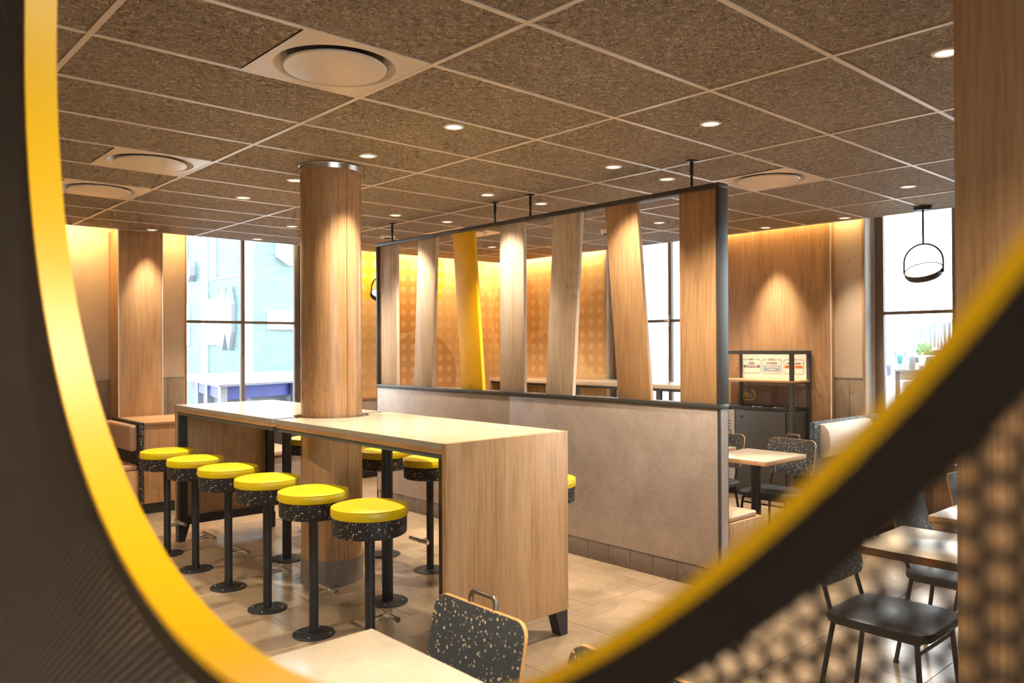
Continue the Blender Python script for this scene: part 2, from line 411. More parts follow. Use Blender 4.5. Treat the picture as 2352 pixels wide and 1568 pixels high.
# pilaster on the left wall
box('pilaster', 1.621, 2.056, 6.555, YW, 0, 2.786, M_['oak'], wl, 0.002)
for x in (1.621, 2.056): box('corner_profile', x-0.004, x+0.004, 6.551, 6.559, 0, 2.784, M_['white'], wl)
for x0 in (0.62, 0.82, 1.02, 1.22, 1.42): box('wainscot_tile', x0+0.002, x0+0.198, YW-0.010, YW, 0.615, 1.235, M_['wainscot'], wl, 0.001)
for x0, x1 in ((2.06, 2.22), (2.22, 2.40)): box('wainscot_tile', x0+0.002, x1-0.002, YW-0.010, YW, 0.615, 1.235, M_['wainscot'], wl, 0.001)
box('wainscot_trim', 0.6, 1.62, YW-0.013, YW, 1.235, 1.243, M_['chrome'], wl); box('wainscot_trim', 2.06, 2.40, YW-0.013, YW, 1.235, 1.243, M_['chrome'], wl)
# wood pilaster and niche on the right wall
box('pilaster', 6.872, XW, 1.585, 2.93, 0, 2.93, M_['oak'], wr, 0.002)
box('corner_profile', 6.866, 6.876, 1.581, 1.590, 0, 2.93, M_['white'], wr)
for y0, y1 in ((1.30, 1.435), (1.435, 1.583)): box('wainscot_tile', XW-0.010, XW, y0+0.002, y1-0.002, 0.615, 1.235, M_['wainscot'], wr, 0.001)
box('wainscot_trim', XW-0.013, XW, 1.30, 1.583, 1.235, 1.243, M_['chrome'], wr)
box('niche_frame', XW-0.014, XW+0.004, 1.276, 1.300, 0, 2.95, M_['oak'], wr)
box('window_reveal', XW, 7.16, 1.272, 1.28, 0.82, 2.95, M_['whitewall'], wr)
box('window_sill', 6.90, 7.16, -3.0, 1.30, 0.80, 0.83, M_['oak_y'], wr)
# windows
def window(name, axis, plane, a0, a1, posts, z0, z1, tz, depth=0.05, mat='winframe'):
    """axis 'x': runs along x at y=plane; posts = (from, to) along the run"""
    def bx(nm, p0, p1, q0, q1, m, par, d0, d1):
        if axis == 'x': return box(nm, p0, p1, plane+d0, plane+d1, q0, q1, m, par)
        return box(nm, plane+d0, plane+d1, p0, p1, q0, q1, m, par)
    e = bpy.data.objects.new(name, None); col.objects.link(e); e['kind'] = 'structure'
    e.location = (0, 0, 0)
    fmat = M_[mat]
    for (p0, p1) in posts: bx('window_post', p0, p1, z0, z1, fmat, e, 0, depth)
    edges = sorted(posts)
    for (l, r) in zip(edges, edges[1:]):
        bx('transom', l[1], r[0], tz-0.016, tz+0.016, fmat, e, 0.005, depth-0.005)
        bx('window_rail', l[1], r[0], z0, z0+0.05, fmat, e, 0.002, depth-0.002)
        bx('window_rail', l[1], r[0], z1-0.04, z1, fmat, e, 0.002, depth-0.002)
        bx('pane', l[1], r[0], z0+0.05, tz-0.016, M_['glass'], e, depth/2-0.003, depth/2+0.003)
        bx('pane', l[1], r[0], tz+0.016, z1-0.04, M_['glass'], e, depth/2-0.003, depth/2+0.003)
    return e
M_['winframe'] = plain('window_frame_bronze', (128, 112, 98), 0.45)
w1 = window('window_1', 'x', 6.985, WX0, WX1, [(2.425, 2.462), (3.102, 3.146), (3.788, 3.872)], 0.80, 2.93, 1.868)
box('window_jamb', 2.415, 2.428, 6.885, 7.10, 0.80, 2.93, M_['oak'], wl)
w2 = window('window_2', 'y', 7.08, 2.95, 4.62, [(2.952, 3.01), (3.694, 3.738), (4.56, 4.618)], 0.80, 2.95, 1.872)
w3 = window('window_3', 'y', 7.16, -3.0, 1.27, [(1.188, 1.270), (0.508, 0.558), (-0.19, -0.14), (-0.89, -0.84), (-1.59, -1.54), (-2.29, -2.24), (-2.99, -2.94)], 0.83, 2.95, 1.880)
window('added_fill_window', 'x', -5.15, -3.0, 1.2, [(-3.0, -2.95), (-1.98, -1.93), (-0.93, -0.88), (0.12, 0.17), (1.15, 1.2)], 0.6, 2.9, 1.88)  # unseen window added behind the viewer to let in fill daylight
# window handle on window_2 post
h = box('handle_plate', 7.062, 7.08, 3.704, 3.728, 1.80, 1.95, M_['chrome'], w2, 0.004)
tube('handle_lever', [(7.07, 3.716, 1.875), (7.03, 3.716, 1.875), (7.025, 3.76, 1.875)], 0.008, M_['chrome'], w2)
# wood wainscot below the right windows, seen behind the banquette
box('window_apron', XW-0.02, XW, -3.0, 1.30, 0, 0.80, M_['oak'], wr)

# ------------------------------------------------------------------ ceiling fittings
def downlight(x, y, label, watts=None, spot=True, ang=74, r=0.058):
    t = thing('downlight', label, 'downlight', (x, y, HC-0.010), 0, 'recessed ceiling downlights')
    lathe('trim_ring', [(r-0.016, HC+0.006), (r-0.013, HC-0.006), (r, HC-0.0035), (r, HC+0.006)], M_['white'], t, (x, y), 28)
    bm = bmesh.new(); bmesh.ops.create_circle(bm, cap_ends=True, radius=r-0.014, segments=28)
    for v in bm.verts: v.co += Vector((x, y, HC-0.0015))
    for f_ in bm.faces: f_.normal_flip()
    link('lens', from_bm(bm, 'lens'), M_['lens'], t)
    if spot:
        l = bpy.data.lights.new('downlight_lamp', 'SPOT'); l.energy = watts or SPOT_W; l.color = WARM
        l.spot_size = math.radians(ang); l.spot_blend = 1.0; l.shadow_soft_size = 0.035
        o = bpy.data.objects.new('downlight_lamp', l); col.objects.link(o); o.parent = t; o.location = (0, 0, -0.012)
    return t
DL = [(1.866, 1.30, 'downlight over the near high table, right of the round air diffuser'),
      (1.866, 2.19, 'downlight just in front of the top of the round oak column'),
      (1.866, 3.18, 'downlight just left of the top of the round oak column'),
      (1.866, 4.08, 'downlight over the far high table, second left of the oak column'),
      (2.885, 5.25, 'downlight beside the oak column toward the left window'),
      (1.90, 6.40, 'downlight at the ceiling edge above the oak wall pilaster'),
      (3.03, 6.38, 'downlight at the ceiling edge above the left window'),
      (2.885, 0.32, 'large-looking downlight in the ceiling in front of the slat partition'),
      (3.29, 1.365, 'downlight on the near side of the partition, nearest its rightmost rod'),
      (3.29, 2.685, 'downlight on the near side of the partition between the middle rods and left rod'),
      (3.29, 4.00, 'downlight on the near side of the partition by its left rod'),
      (3.89, 1.365, 'downlight just beyond the partition beside its rightmost rod'),
      (3.89, 2.685, 'downlight just beyond the partition right of its two middle rods'),
      (3.89, 4.00, 'downlight just beyond the partition right of its left rod'),
      (5.52, 5.22, 'downlight seen through the slats beside the yellow slat'),
      (5.52, 2.68, 'downlight seen through the slats above the middle window'),
      (2.716, -0.942, 'downlight at the upper right, half hidden by the wood pillar'),
      (5.53, 0.31, 'downlight above the right seating area beside the pendant lamp'),
      (6.64, 1.33, 'downlight at the ceiling edge above the narrow wall niche'),
      (6.63, 2.16, 'downlight at the ceiling edge above the recycling station')]
for x, y, lb in DL:
    p = {2.885: 150, 1.90: 60, 3.03: 55, 6.64: 75, 6.63: 130}.get(x)
    if x == 3.29: p = 62
    if x == 3.89: p = 80
    downlight(x, y, lb, p, True, 58 if x in (1.90, 3.03, 6.64, 6.63) else (120 if x in (5.52, 5.53, 2.885) else 84))
# lights outside the frame: the pattern continued, then unseen lamps added as fill
downlight(-0.33, -1.26, 'downlight above the round opening of the perforated screen', 16)
downlight(0.55, -0.75, 'downlight above the small table in the foreground', 110)
downlight(5.52, -1.3, 'downlight over the right-hand tables out of view', 60)
downlight(-0.33, 1.36, 'added fill downlight out of view left of the stools, nearest the screen', 85, True, 125)  # unseen lamp added as fill on the left sides of the stools
downlight(-0.33, 2.70, 'added fill downlight out of view left of the stools, middle one', 85, True, 125)  # unseen lamp added to fill table edges and slat fronts
downlight(-0.33, 4.05, 'added fill downlight out of view left of the stools, furthest one', 85, True, 125)  # unseen lamp added, wide cone to lift upright surfaces
downlight(0.75, -1.95, 'added fill downlight out of view in front of the wood pillar', 80, True, 110)  # unseen lamp added to brighten the pillar face
downlight(-1.5, -2.7, 'added fill downlight out of view behind the viewer', 22, True, 120)  # unseen lamp added to light the front edge of the rim
downlight(-1.45, -0.75, 'added fill downlight out of view on the near side of the perforated screen', 45, True, 100)  # unseen lamp added to light the left part of the screen face
def diffuser(x0, y0, label, group='round ceiling air diffusers'):
    cx, cy = x0+0.3, y0+0.3
    t = thing('air_diffuser', label, 'air vent', (cx, cy, HC-0.012), 0, group)
    # square plate with a round well
    bm = bmesh.new(); N = 48; R1 = 0.262; zb = HC-0.001; hs = 0.2995
    inner = [bm.verts.new((cx+R1*math.cos(2*PI*k/N), cy+R1*math.sin(2*PI*k/N), zb)) for k in range(N)]
    outer = []
    for k in range(N):
        a = 2*PI*k/N; m = hs/max(abs(math.cos(a)), abs(math.sin(a)))
        outer.append(bm.verts.new((cx+m*math.cos(a), cy+m*math.sin(a), zb)))
    well = [bm.verts.new((cx+0.205*math.cos(2*PI*k/N), cy+0.205*math.sin(2*PI*k/N), zb+0.055)) for k in range(N)]
    for k in range(N):
        k2 = (k+1) % N
        bm.faces.new((inner[k], inner[k2], outer[k2], outer[k])); bm.faces.new((well[k], well[k2], inner[k2], inner[k]))
    link('plate', from_bm(bm, 'plate', True), M_['diff'], t)
    lathe('throat', [(0, HC+0.056), (0.21, HC+0.056), (0.21, HC+0.05), (0, HC+0.05)], M_['black'], t, (cx, cy), 40)
    lathe('centre_disc', [(0.0, HC+0.002), (0.215, HC+0.002), (0.222, HC-0.004), (0.218, HC-0.011), (0.20, HC-0.013), (0.0, HC-0.014)], M_['diff'], t, (cx, cy), 48)
    tube('hanger', [(cx, cy, HC+0.0), (cx, cy, HC+0.055)], 0.02, M_['white'], t)
M_['diff'] = plain('diffuser_enamel', (214, 204, 194), 0.3)
# the slab above each well must be open: cut by replacing the backing slab
for q_, lb in zip(sorted(diffs), ['round air diffuser in a square plate, the large one at top left', 'round air diffuser left of the column, second back from the large one',
        'round air diffuser furthest left, partly behind the yellow rim', 'round air diffuser right of the end of the slat partition', 'round air diffuser seen between the tops of the slats']):
    diffuser(q_[0], q_[1], lb)
def disc_detector(name, x, y, r, h, label, cat='smoke detector'):
    t = thing(name, label, cat, (x, y, HC-h))
    lathe('housing', [(0, HC-h), (r*0.75, HC-h), (r, HC-h*0.45), (r, HC+0.003), (0, HC+0.003)], M_['white'], t, (x, y), 24)
    lathe('chamber', [(0, HC-h-0.012), (r*0.45, HC-h-0.012), (r*0.5, HC-h+0.001), (0, HC-h+0.001)], M_['graphite'], t, (x, y), 20)
disc_detector('ceiling_speaker', 4.03, 5.26, 0.085, 0.018, 'flat white disc on the ceiling behind the partition end', 'speaker')
disc_detector('smoke_detector', 5.50, 3.36, 0.055, 0.04, 'small smoke detector on the ceiling seen between two slats')
# cove lamps behind the ceiling edge
def cove(name, axis, a0, a1, label, watts):
    if axis == 'x':
        t = thing('cove_light', label, 'strip light', ((a0+a1)/2, YE+0.03, HC+0.04))
        box('channel', a0, a1, YE+0.014, YE+0.05, HC+0.025, HC+0.06, M_['white'], t)
        l = area('cove_lamp', ((a0+a1)/2, YE+0.07, HC+0.07), a1-a0, 0.02, watts, COVE, (math.radians(38), 0, 0))
    else:
        t = thing('cove_light', label, 'strip light', (XE+0.03, (a0+a1)/2, HC+0.04))
        box('channel', XE+0.014, XE+0.034, a0, a1, HC+0.025, HC+0.06, M_['white'], t)
        l = area('cove_lamp', (XE+0.05, (a0+a1)/2, HC+0.09), 0.02, a1-a0, watts, COVE, (0, math.radians(-30), 0))
    l.parent = t; l.location = Vector(l.location)-Vector(t.location)
cove('c', 'x', 0.2, 1.60, 'hidden warm cove strip left of the oak wall pilaster', 8)
cove('c', 'x', 2.07, 2.41, 'hidden warm cove strip between the pilaster and the left window', 2)
cove('c', 'x', 3.95, 6.90, 'hidden warm cove strip above the dotted mural on the left wall', 15)
cove('c', 'y', 4.62, 6.86, 'hidden warm cove strip above the dotted mural on the right wall', 9)
cove('c', 'y', 1.31, 2.93, 'hidden warm cove strip above the recycling station wall', 4)

# ------------------------------------------------------------------ perforated screen with the round yellow-lined opening
PX = CAM.x+0.25; OC = (CAM.y+0.6226, CAM.z+0.435); RO = 0.688; TH = 0.0375
scr = thing('perforated_screen', 'dark brown perforated metal screen with a large round yellow-lined opening in the foreground', 'screen', (PX, CAM.y+0.8, 0))
def perforated():
    p = 0.0112; cs = p*math.sqrt(3)/2; R = p/math.sqrt(3); rh = 0.0039
    s0, s1, z0, z1 = CAM.y-0.15, CAM.y+1.78, 0.92, 2.76
    V, F = [], []
    def cell(cy, cz, n):
        b = len(V)
        for k in range(n):
            a = 2*PI*k/n
            if n == 12 and k % 2: rr = R*math.cos(PI/6)
            else: rr = R
            V.append((PX, cy+rr*math.cos(a), cz+rr*math.sin(a)))
        for k in range(n):
            a = 2*PI*k/n
            V.append((PX, cy+rh*math.cos(a), cz+rh*math.sin(a)))
        for k in range(n):
            k2 = (k+1) % n
            F.append((b+k, b+k2, b+n+k2, b+n+k))
    ncol = int((s1-s0)/cs); nrow = int((z1-z0)/p)
    for i in range(ncol+1):
        cy = s0+i*cs
        for j in range(nrow+1):
            cz = z0+j*p+(p/2 if i % 2 else 0)
            if math.hypot(cy-OC[0], cz-OC[1]) < RO+0.0285: continue
            cell(cy, cz, 12 if cy < CAM.y+0.36 and cz < 2.0 else 6)
    me = bpy.data.meshes.new('perforated_sheet'); me.from_pydata(V, [], F); me.update()
    o = link('perforated_sheet', me, M_['brown_panel'], scr); o['kind'] = 'stuff'
    sm = o.modifiers.new('thickness', 'SOLIDIFY'); sm.thickness = 0.0015; sm.offset = 0
    return s0, s1, z0, z1
s0, s1, z0, z1 = perforated()
def ring_x(name, prof, mat, parent, seg=160):
    """revolve (radius, x) profile about the opening's axis (along x)"""
    bm = bmesh.new(); rings = []
    for k in range(seg):
        a = 2*PI*k/seg
        rings.append([bm.verts.new((x, OC[0]+r*math.cos(a), OC[1]+r*math.sin(a))) for r, x in prof])
    for k in range(seg):
        A, B = rings[k], rings[(k+1) % seg]; n = len(prof)
        for i in range(n): bm.faces.new((A[i], B[i], B[(i+1) % n], A[(i+1) % n]))
    bmesh.ops.recalc_face_normals(bm, faces=bm.faces)
    return link(name, from_bm(bm, name, True), mat, parent)
ring_x('yellow_rim', [(RO, PX-0.003), (RO, PX+TH), (RO+0.0065, PX+TH), (RO+0.0065, PX-0.003)], M_['yellow_rim'], scr)
ring_x('rim_flange', [(RO+0.006, PX-0.0022), (RO+0.006, PX-0.0009), (RO+0.0275, PX-0.0009), (RO+0.0275, PX-0.0022)], M_['brown_flange'], scr)
ring_x('rim_flange', [(RO+0.006, PX+0.0012), (RO+0.006, PX+0.0025), (RO+0.0275, PX+0.0025), (RO+0.0275, PX+0.0012)], M_['brown_flange'], scr)
box('side_post', PX-0.02, PX+0.02, s0-0.045, s0-0.004, 0, HC, M_['brown_flange'], scr, 0.003)
box('side_post', PX-0.02, PX+0.02, s1+0.004, s1+0.045, 0, HC, M_['brown_flange'], scr, 0.003)
box('top_rail', PX-0.02, PX+0.02, s0-0.004, s1+0.004, 2.762, HC, M_['brown_flange'], scr)
box('lower_panel', PX-0.02, PX+0.02, s0-0.004, s1+0.004, 0.0, 0.915, M_['oak'], scr)

# ------------------------------------------------------------------ wood pillar on the right, round column
pil = thing('wood_pillar', 'tall flat oak-clad pillar at the right edge of the view', 'pillar', (1.75, -1.9, 0))
box('cladding', 1.60, 1.90, -2.60, -1.345, 0.0, HC-0.004, M_['oak'], pil, 0.003)
CX, CY, CR = 1.872, 2.669, 0.204
clm = thing('round_column', 'round oak-veneered column with a steel ceiling ring between the high tables', 'column', (CX, CY, 0))
a_seam = math.atan2(CAM.y-CY, CAM.x-CX)+0.52
def arc_shell(name, a0, a1, r0, r1, z0, z1, mat, parent, seg):
    poly = [(CX+r1*math.cos(a0+(a1-a0)*k/seg), CY+r1*math.sin(a0+(a1-a0)*k/seg)) for k in range(seg+1)]
    poly += [(CX+r0*math.cos(a0+(a1-a0)*k/seg), CY+r0*math.sin(a0+(a1-a0)*k/seg)) for k in range(seg, -1, -1)]
    bm = bmesh.new(); n = len(poly)
    A = [bm.verts.new((x, y, z0)) for x, y in poly]; B = [bm.verts.new((x, y, z1)) for x, y in poly]
    for i in range(n): bm.faces.new((A[i], A[(i+1) % n], B[(i+1) % n], B[i]))
    for i in range(seg):
        j = n-1-i
        bm.faces.new((A[i], A[j], A[j-1], A[i+1])); bm.faces.new((B[i], B[i+1], B[j-1], B[j]))
    bmesh.ops.recalc_face_normals(bm, faces=bm.faces)
    return link(name, from_bm(bm, name, True), mat, parent)
g = 0.008
arc_shell('veneer_shell', a_seam+g, a_seam+PI-g, CR-0.012, CR, 0.165, HC-0.035, M_['oak_gloss'], clm, 48)
arc_shell('veneer_shell', a_seam+PI+g, a_seam+2*PI-g, CR-0.012, CR, 0.165, HC-0.035, M_['oak_gloss'], clm, 48)
lathe('core', [(0, 0), (CR-0.014, 0), (CR-0.014, HC), (0, HC)], M_['black'], clm, (CX, CY), 48)
lathe('base_band', [(CR-0.014, 0.0005), (CR+0.004, 0.0005), (CR+0.003, 0.165), (CR-0.014, 0.165)], M_['base_steel'] if 'base_steel' in M_ else concrete('column_base_tile', (120, 110, 100), (150, 138, 126), 0.4, 6), clm, (CX, CY), 64)
lathe('ceiling_ring', [(CR-0.013, HC-0.036), (CR+0.004, HC-0.036), (CR+0.008, HC-0.004), (CR+0.012, HC-0.002), (CR-0.013, HC-0.002)], M_['chrome'], clm, (CX, CY), 64)

# ------------------------------------------------------------------ slat partition
pt = thing('slat_partition', 'partition with tilted oak slats, one of them yellow, in a dark frame over a concrete-look half wall', 'partition', (3.56, 2.68, 0))
PX0, PX1 = 3.511, 3.605; PY0, PY1 = 0.676, 4.675
box('wall_core', PX0+0.012, PX1-0.004, PY0+0.03, PY1-0.02, 0.0, 1.165, M_['concrete'], pt)
for y0, y1 in ((PY0+0.024, 2.679), (2.682, PY1-0.006)): box('concrete_panel', PX0, PX0+0.012, y0, y1, 0.139, 1.163, M_['concrete'], pt, 0.0008)
box('end_panel', PX0+0.012, PX1-0.006, PY0+0.004, PY0+0.03, 0.139, 1.163, M_['concrete'], pt)
box('edge_profile', PX0, PX0+0.012, PY0+0.004, PY0+0.0235, 0.0, 1.163, M_['graphite'], pt)
box('edge_profile', PX1-0.006, PX1, PY0+0.004, PY0+0.03, 0.0, 1.163, M_['graphite'], pt)
box('edge_profile', PX0-0.001, PX0+0.012, PY1-0.006, PY1, 0.0, 1.163, M_['graphite'], pt)
k = 0; y = 1.0187
ys = [1.0187+0.2005*i for i in range(-2, 19)]
for ya, yb in zip(ys, ys[1:]):
    ya = max(ya, PY0+0.025); yb = min(yb, PY1-0.006)
    if yb-ya > 0.02: box('skirting_tile', PX0+0.003, PX0+0.012, ya+0.0018, yb-0.0018, 0.0, 0.136, M_['skirt'], pt, 0.0008)
box('frame_rail', PX0-0.006, PX1, PY0, PY1, 1.165, 1.195, M_['graphite'], pt, 0.001)
box('frame_rail', PX0-0.006, PX1, PY0, PY1, 2.578, 2.608, M_['graphite'], pt, 0.001)
box('frame_post', PX0-0.006, PX1, PY0, PY0+0.026, 1.195, 2.578, M_['graphite'], pt, 0.001)
box('frame_post', PX0-0.006, PX1, PY1-0.028, PY1, 1.195, 2.578, M_['graphite'], pt, 0.001)
SL = [((4.645, 4.35), (4.645, 4.35)), ((3.984, 3.697), (4.062, 3.775)), ((3.455, 3.166), (3.333, 3.044)), ((2.813, 2.523), (2.818, 2.528)), ((2.18, 1.89), (2.278, 1.988)), ((1.653, 1.362), (1.537, 1.246)), ((1.0, 0.704), (1.0, 0.704))]
for i, ((ta, tb), (ba, bb)) in enumerate(SL):
    o = prism('slat', [(ba, 1.195), (bb, 1.195), (tb, 2.578), (ta, 2.578)], 'x', 3.532, 3.566, M_['yellow_panel'] if i == 2 else (M_['oak'] if i >= 5 else M_['ash']), pt, bev=0.0012)
    if i == 2: o['label'] = 'yellow tilted slat'
for y in (0.914, 2.462, 2.898, 4.451):
    rd = tube('suspension_rod', [(3.553, y, 2.606), (3.553, y, HC-0.002)], 0.0085, M_['black'], pt, 12)
    tube('rod_sleeve', [(3.553, y, HC-0.09), (3.553, y, HC-0.005)], 0.012, M_['black'], rd, 12)
    lathe('rod_flange', [(0, HC-0.006), (0.034, HC-0.006), (0.034, HC), (0, HC)], M_['black'], rd, (3.553, y), 20)

# ------------------------------------------------------------------ high tables around the column
TX0, TX1, TZ = 1.452, 2.290, 1.107
def high_table(ya, yb, end_at_a, label):
    t = thing('high_table', label, 'table', (CX, (ya+yb)/2, 0), 0, 'high tables around the column')
    # ya < yb; the panel end is the one away from the column
    def outline(i):
        rn = 0.252
        if end_at_a:     # notch at yb
            y0, y1 = ya+0.03, yb-i; yn = CY-(y1)
            h_ = math.sqrt(rn*rn-(CY-y1)**2); a = math.acos(min(1, (CY-y1)/rn)) if True else 0
            pts = [(TX0+i, y0), (TX1-i, y0), (TX1-i, y1)]
            for k in range(17):
                th = -PI/2+a-2*a*k/16
                pts.append((CX+rn*math.cos(th), CY+rn*math.sin(th)))
            pts.append((TX0+i, y1)); return pts
        y0, y1 = ya+i, yb-0.03
        a = math.acos(min(1, (y0-CY)/rn)); pts = [(TX0+i, y1), (TX0+i, y0)]
        for k in range(17):
            th = PI/2+a-2*a*k/16
            pts.append((CX+rn*math.cos(th), CY+rn*math.sin(th)))
        pts += [(TX1-i, y0), (TX1-i, y1)]; return pts
    prism('laminate_top', outline(0.0), 'z', TZ-0.0022, TZ, M_['table'], t)
    prism('top_slab', outline(0.0), 'z', TZ-0.028, TZ-0.0022, M_['tabletop_edge'], t)
    prism('lower_slab', outline(0.0012), 'z', TZ-0.054, TZ-0.0285, M_['oak_y'], t)
    prism('steel_subframe', outline(0.014), 'z', TZ-0.079, TZ-0.054, M_['greysteel'], t)
    pa, pb = (ya, ya+0.03) if end_at_a else (yb-0.03, yb)
    box('end_panel', TX0, TX1, pa, pb, 0.135, TZ, M_['oak'], t, 0.0012)
    fa, fb = (pb, pb+0.045) if end_at_a else (pa-0.045, pa)
    for s in (0, 1):
        x0, x1 = (TX0+0.014, TX0+0.075) if s == 0 else (TX1-0.075, TX1-0.014)
        box('steel_upright', x0, x1, fa, fb, 0.135, TZ-0.079, M_['black'], t)
        xo, xi, xt = (TX0+0.004, TX0+0.055, TX0+0.095) if s == 0 else (TX1-0.004, TX1-0.055, TX1-0.095)
        prism('tapered_foot', [(xo, 0), (xi, 0), (xt, 0.135), (xo, 0.135)], 'y', min(pa, fa)+0.004, max(pb, fb)-0.004, M_['black'], t)
    box('bottom_rail', TX0+0.075, TX1-0.075, fa, fb, 0.135, 0.20, M_['black'], t)
    py = 1.99 if end_at_a else 3.335
    tube('post', [(CX, py, 0.01), (CX, py, TZ-0.079)], 0.034, M_['black'], t, 20)
    bp = lathe('base_plate', [(0, 0.0), (0.125, 0.0), (0.125, 0.006), (0.118, 0.010), (0, 0.011)], M_['black'], t, (CX, py), 40)
    for q in range(4):
        a = PI/4+q*PI/2
        lathe('bolt', [(0, 0.0145), (0.006, 0.0135), (0.007, 0.010), (0, 0.010)], M_['chrome'], bp, (CX+0.095*math.cos(a), py+0.095*math.sin(a)), 10)
    return t
high_table(0.846, 2.636, True, 'near high table with a full oak end panel, in front of the round column')
high_table(2.700, 4.462, False, 'far high table behind the round column, its top bright with window light')

# ------------------------------------------------------------------ stools
def make_stool():
    t = thing('bar_stool', '', 'stool', (0, 0, 0))
    bp = lathe('base_plate', [(0, 0), (0.115, 0), (0.115, 0.005), (0.109, 0.009), (0.03, 0.011), (0, 0.011)], M_['black'], t, seg=40, local=True)
    for q in range(4):
        a = PI/4+q*PI/2
        lathe('bolt', [(0, 0.0135), (0.005, 0.0128), (0.006, 0.009), (0, 0.009)], M_['chrome'], bp, (0.09*math.cos(a), 0.09*math.sin(a)), 10, local=True)
    lathe('post', [(0, 0.01), (0.0255, 0.01), (0.0255, 0.652), (0, 0.652)], M_['black'], t, seg=24, local=True)
    lathe('seat_drum', [(0, 0.650), (0.172, 0.650), (0.182, 0.657), (0.1835, 0.668), (0.1845, 0.738), (0.18, 0.743), (0, 0.743)], M_['speck'], t, seg=56, local=True)
    cu = lathe('cushion', [(0, 0.740), (0.184, 0.740), (0.190, 0.745), (0.1915, 0.760), (0.1905, 0.778), (0.186, 0.7865), (0.17, 0.7925), (0.13, 0.7965), (0.06, 0.7985), (0, 0.799)], M_['yellow_vinyl'], t, seg=56, local=True)
    bm = bmesh.new(); bm_tube(bm, [(0.1875*math.cos(2*PI*k/56), 0.1875*math.sin(2*PI*k/56), 0.7855) for k in range(57)], 0.0016, 6, False)
    link('seam_piping', from_bm(bm, 'seam_piping', True), M_['yellow_vinyl'], cu, True)
    bk = box('footrest_bracket', 0.02, 0.094, -0.012, 0.012, 0.205, 0.228, M_['chrome'], t, 0.002, True)
    tube('footrest_bar', [(0.096, -0.105, 0.225), (0.096, 0.105, 0.225)], 0.0135, M_['chrome'], t, 18, True)
    for z in (0.205, 0.225):
        tube('screw', [(-0.024, 0, z), (-0.029, 0, z)], 0.004, M_['chrome'], t, 8, True)
    return t
st0 = make_stool(); SG = 'yellow bar stools at the high tables'
SY = [1.222, 1.795, 2.368, 2.944, 3.517, 4.090]
fl = ['yellow-topped bar stool nearest the viewer, left side of the high tables', 'second nearest yellow bar stool on the left side of the high tables', 'third yellow bar stool from the viewer on the left side of the high tables',
      'fourth yellow bar stool from the viewer on the left side of the high tables', 'fifth yellow bar stool on the left side, next to last before the wall', 'furthest left yellow bar stool, beside the tan booth']
bl = ['yellow bar stool whose edge shows right of the near table end panel', 'yellow bar stool on the far side hidden behind the near table end panel', 'yellow bar stool on the far side, under the near table left of its end panel',
      'yellow bar stool on the far side seen just right of the column under the table', 'yellow bar stool on the far side hidden behind the column', 'yellow bar stool on the far side seen left of the column under the far table']
st0.location = (1.266, SY[0], 0); st0['label'] = fl[0]; st0['group'] = SG
for y, lb in list(zip(SY, fl))[1:]: dup(st0, (1.266, y, 0), 0, lb, SG)
for y, lb in zip(SY, bl): dup(st0, (2.475, y, 0), PI, lb, SG)

# ------------------------------------------------------------------ chairs
def make_chair():
    t = thing('dining_chair', '', 'chair', (0, 0, 0))
    tilt = 0.16
    def back(name, y0, y1, mat, par, inset=0.0):
        poly = round_rect(0.40-2*inset, 0.275-2*inset, 0.045, 6, 0.0, 0.695)
        o = prism(name, poly, 'y', y0, y1, mat, par, local=True)
        for v in o.data.vertices:
            v.co.y += 0.205+tilt*(v.co.z-0.56)+0.10*max(0, v.co.z-0.70)
        return o
    bk = back('backrest', -0.0055, 0.0055, M_['ply'], t)
    back('backrest_face', -0.0068, -0.0054, M_['speck_chair'], bk, 0.0012); back('backrest_face', 0.0054, 0.0068, M_['speck_chair'], bk, 0.0012)
    pad = prism('seat_pad', round_rect(0.43, 0.42, 0.075, 6, 0, -0.01), 'z', 0.428, 0.468, M_['leather_black'], t, True, 0.014)
    # U-shaped carrying handle behind the top edge
    hx = 0.054; pts = []
    yb = lambda z: 0.205+tilt*(z-0.56)+0.02
    pts.append((-hx, yb(0.77), 0.77)); pts.append((-hx, yb(0.84), 0.845))
    for k in range(1, 7):
        a = PI-(PI/2)*k/6; pts.append((-hx+0.02+0.02*math.cos(a), yb(0.85), 0.845+0.02*math.sin(a)))
    for k in range(1, 7):
        a = PI/2-(PI/2)*k/6; pts.append((hx-0.02+0.02*math.cos(a), yb(0.85), 0.845+0.02*math.sin(a)))
    pts.append((hx, yb(0.77), 0.77))
    tube('handle', pts, 0.0078, M_['bronze'], t, 10, True)
    ring = [(-0.165, -0.17, 0.418), (0.165, -0.17, 0.418), (0.15, 0.175, 0.418), (-0.15, 0.175, 0.418), (-0.165, -0.17, 0.418)]
    tube('seat_frame', ring, 0.009, M_['black'], t, 8, True)
    tube('stretcher', [(-0.175, -0.168, 0.375), (0.175, -0.168, 0.375)], 0.007, M_['black'], t, 8, True)
    for s in (-1, 1):
        tube('leg', [(s*0.165, -0.165, 0.425), (s*0.178, -0.172, 0.40), (s*0.205, -0.205, 0.012)], 0.0105, M_['black'], t, 10, True)
        tube('leg', [(s*0.150, 0.172, 0.425), (s*0.185, 0.235, 0.012)], 0.0105, M_['black'], t, 10, True)
        tube('back_post', [(s*0.150, 0.172, 0.415), (s*0.146, 0.214, 0.56), (s*0.142, yb(0.70)-0.008, 0.70)], 0.0095, M_['black'], t, 10, True)
        lathe('glide', [(0, 0), (0.014, 0), (0.012, 0.016), (0, 0.016)], M_['black'], t, (s*0.206, -0.206), 12, True)
        lathe('glide', [(0, 0), (0.014, 0), (0.012, 0.016), (0, 0.016)], M_['black'], t, (s*0.185, 0.235), 12, True)
    return t
ch0 = make_chair(); CG = 'speckled chairs with black seats'
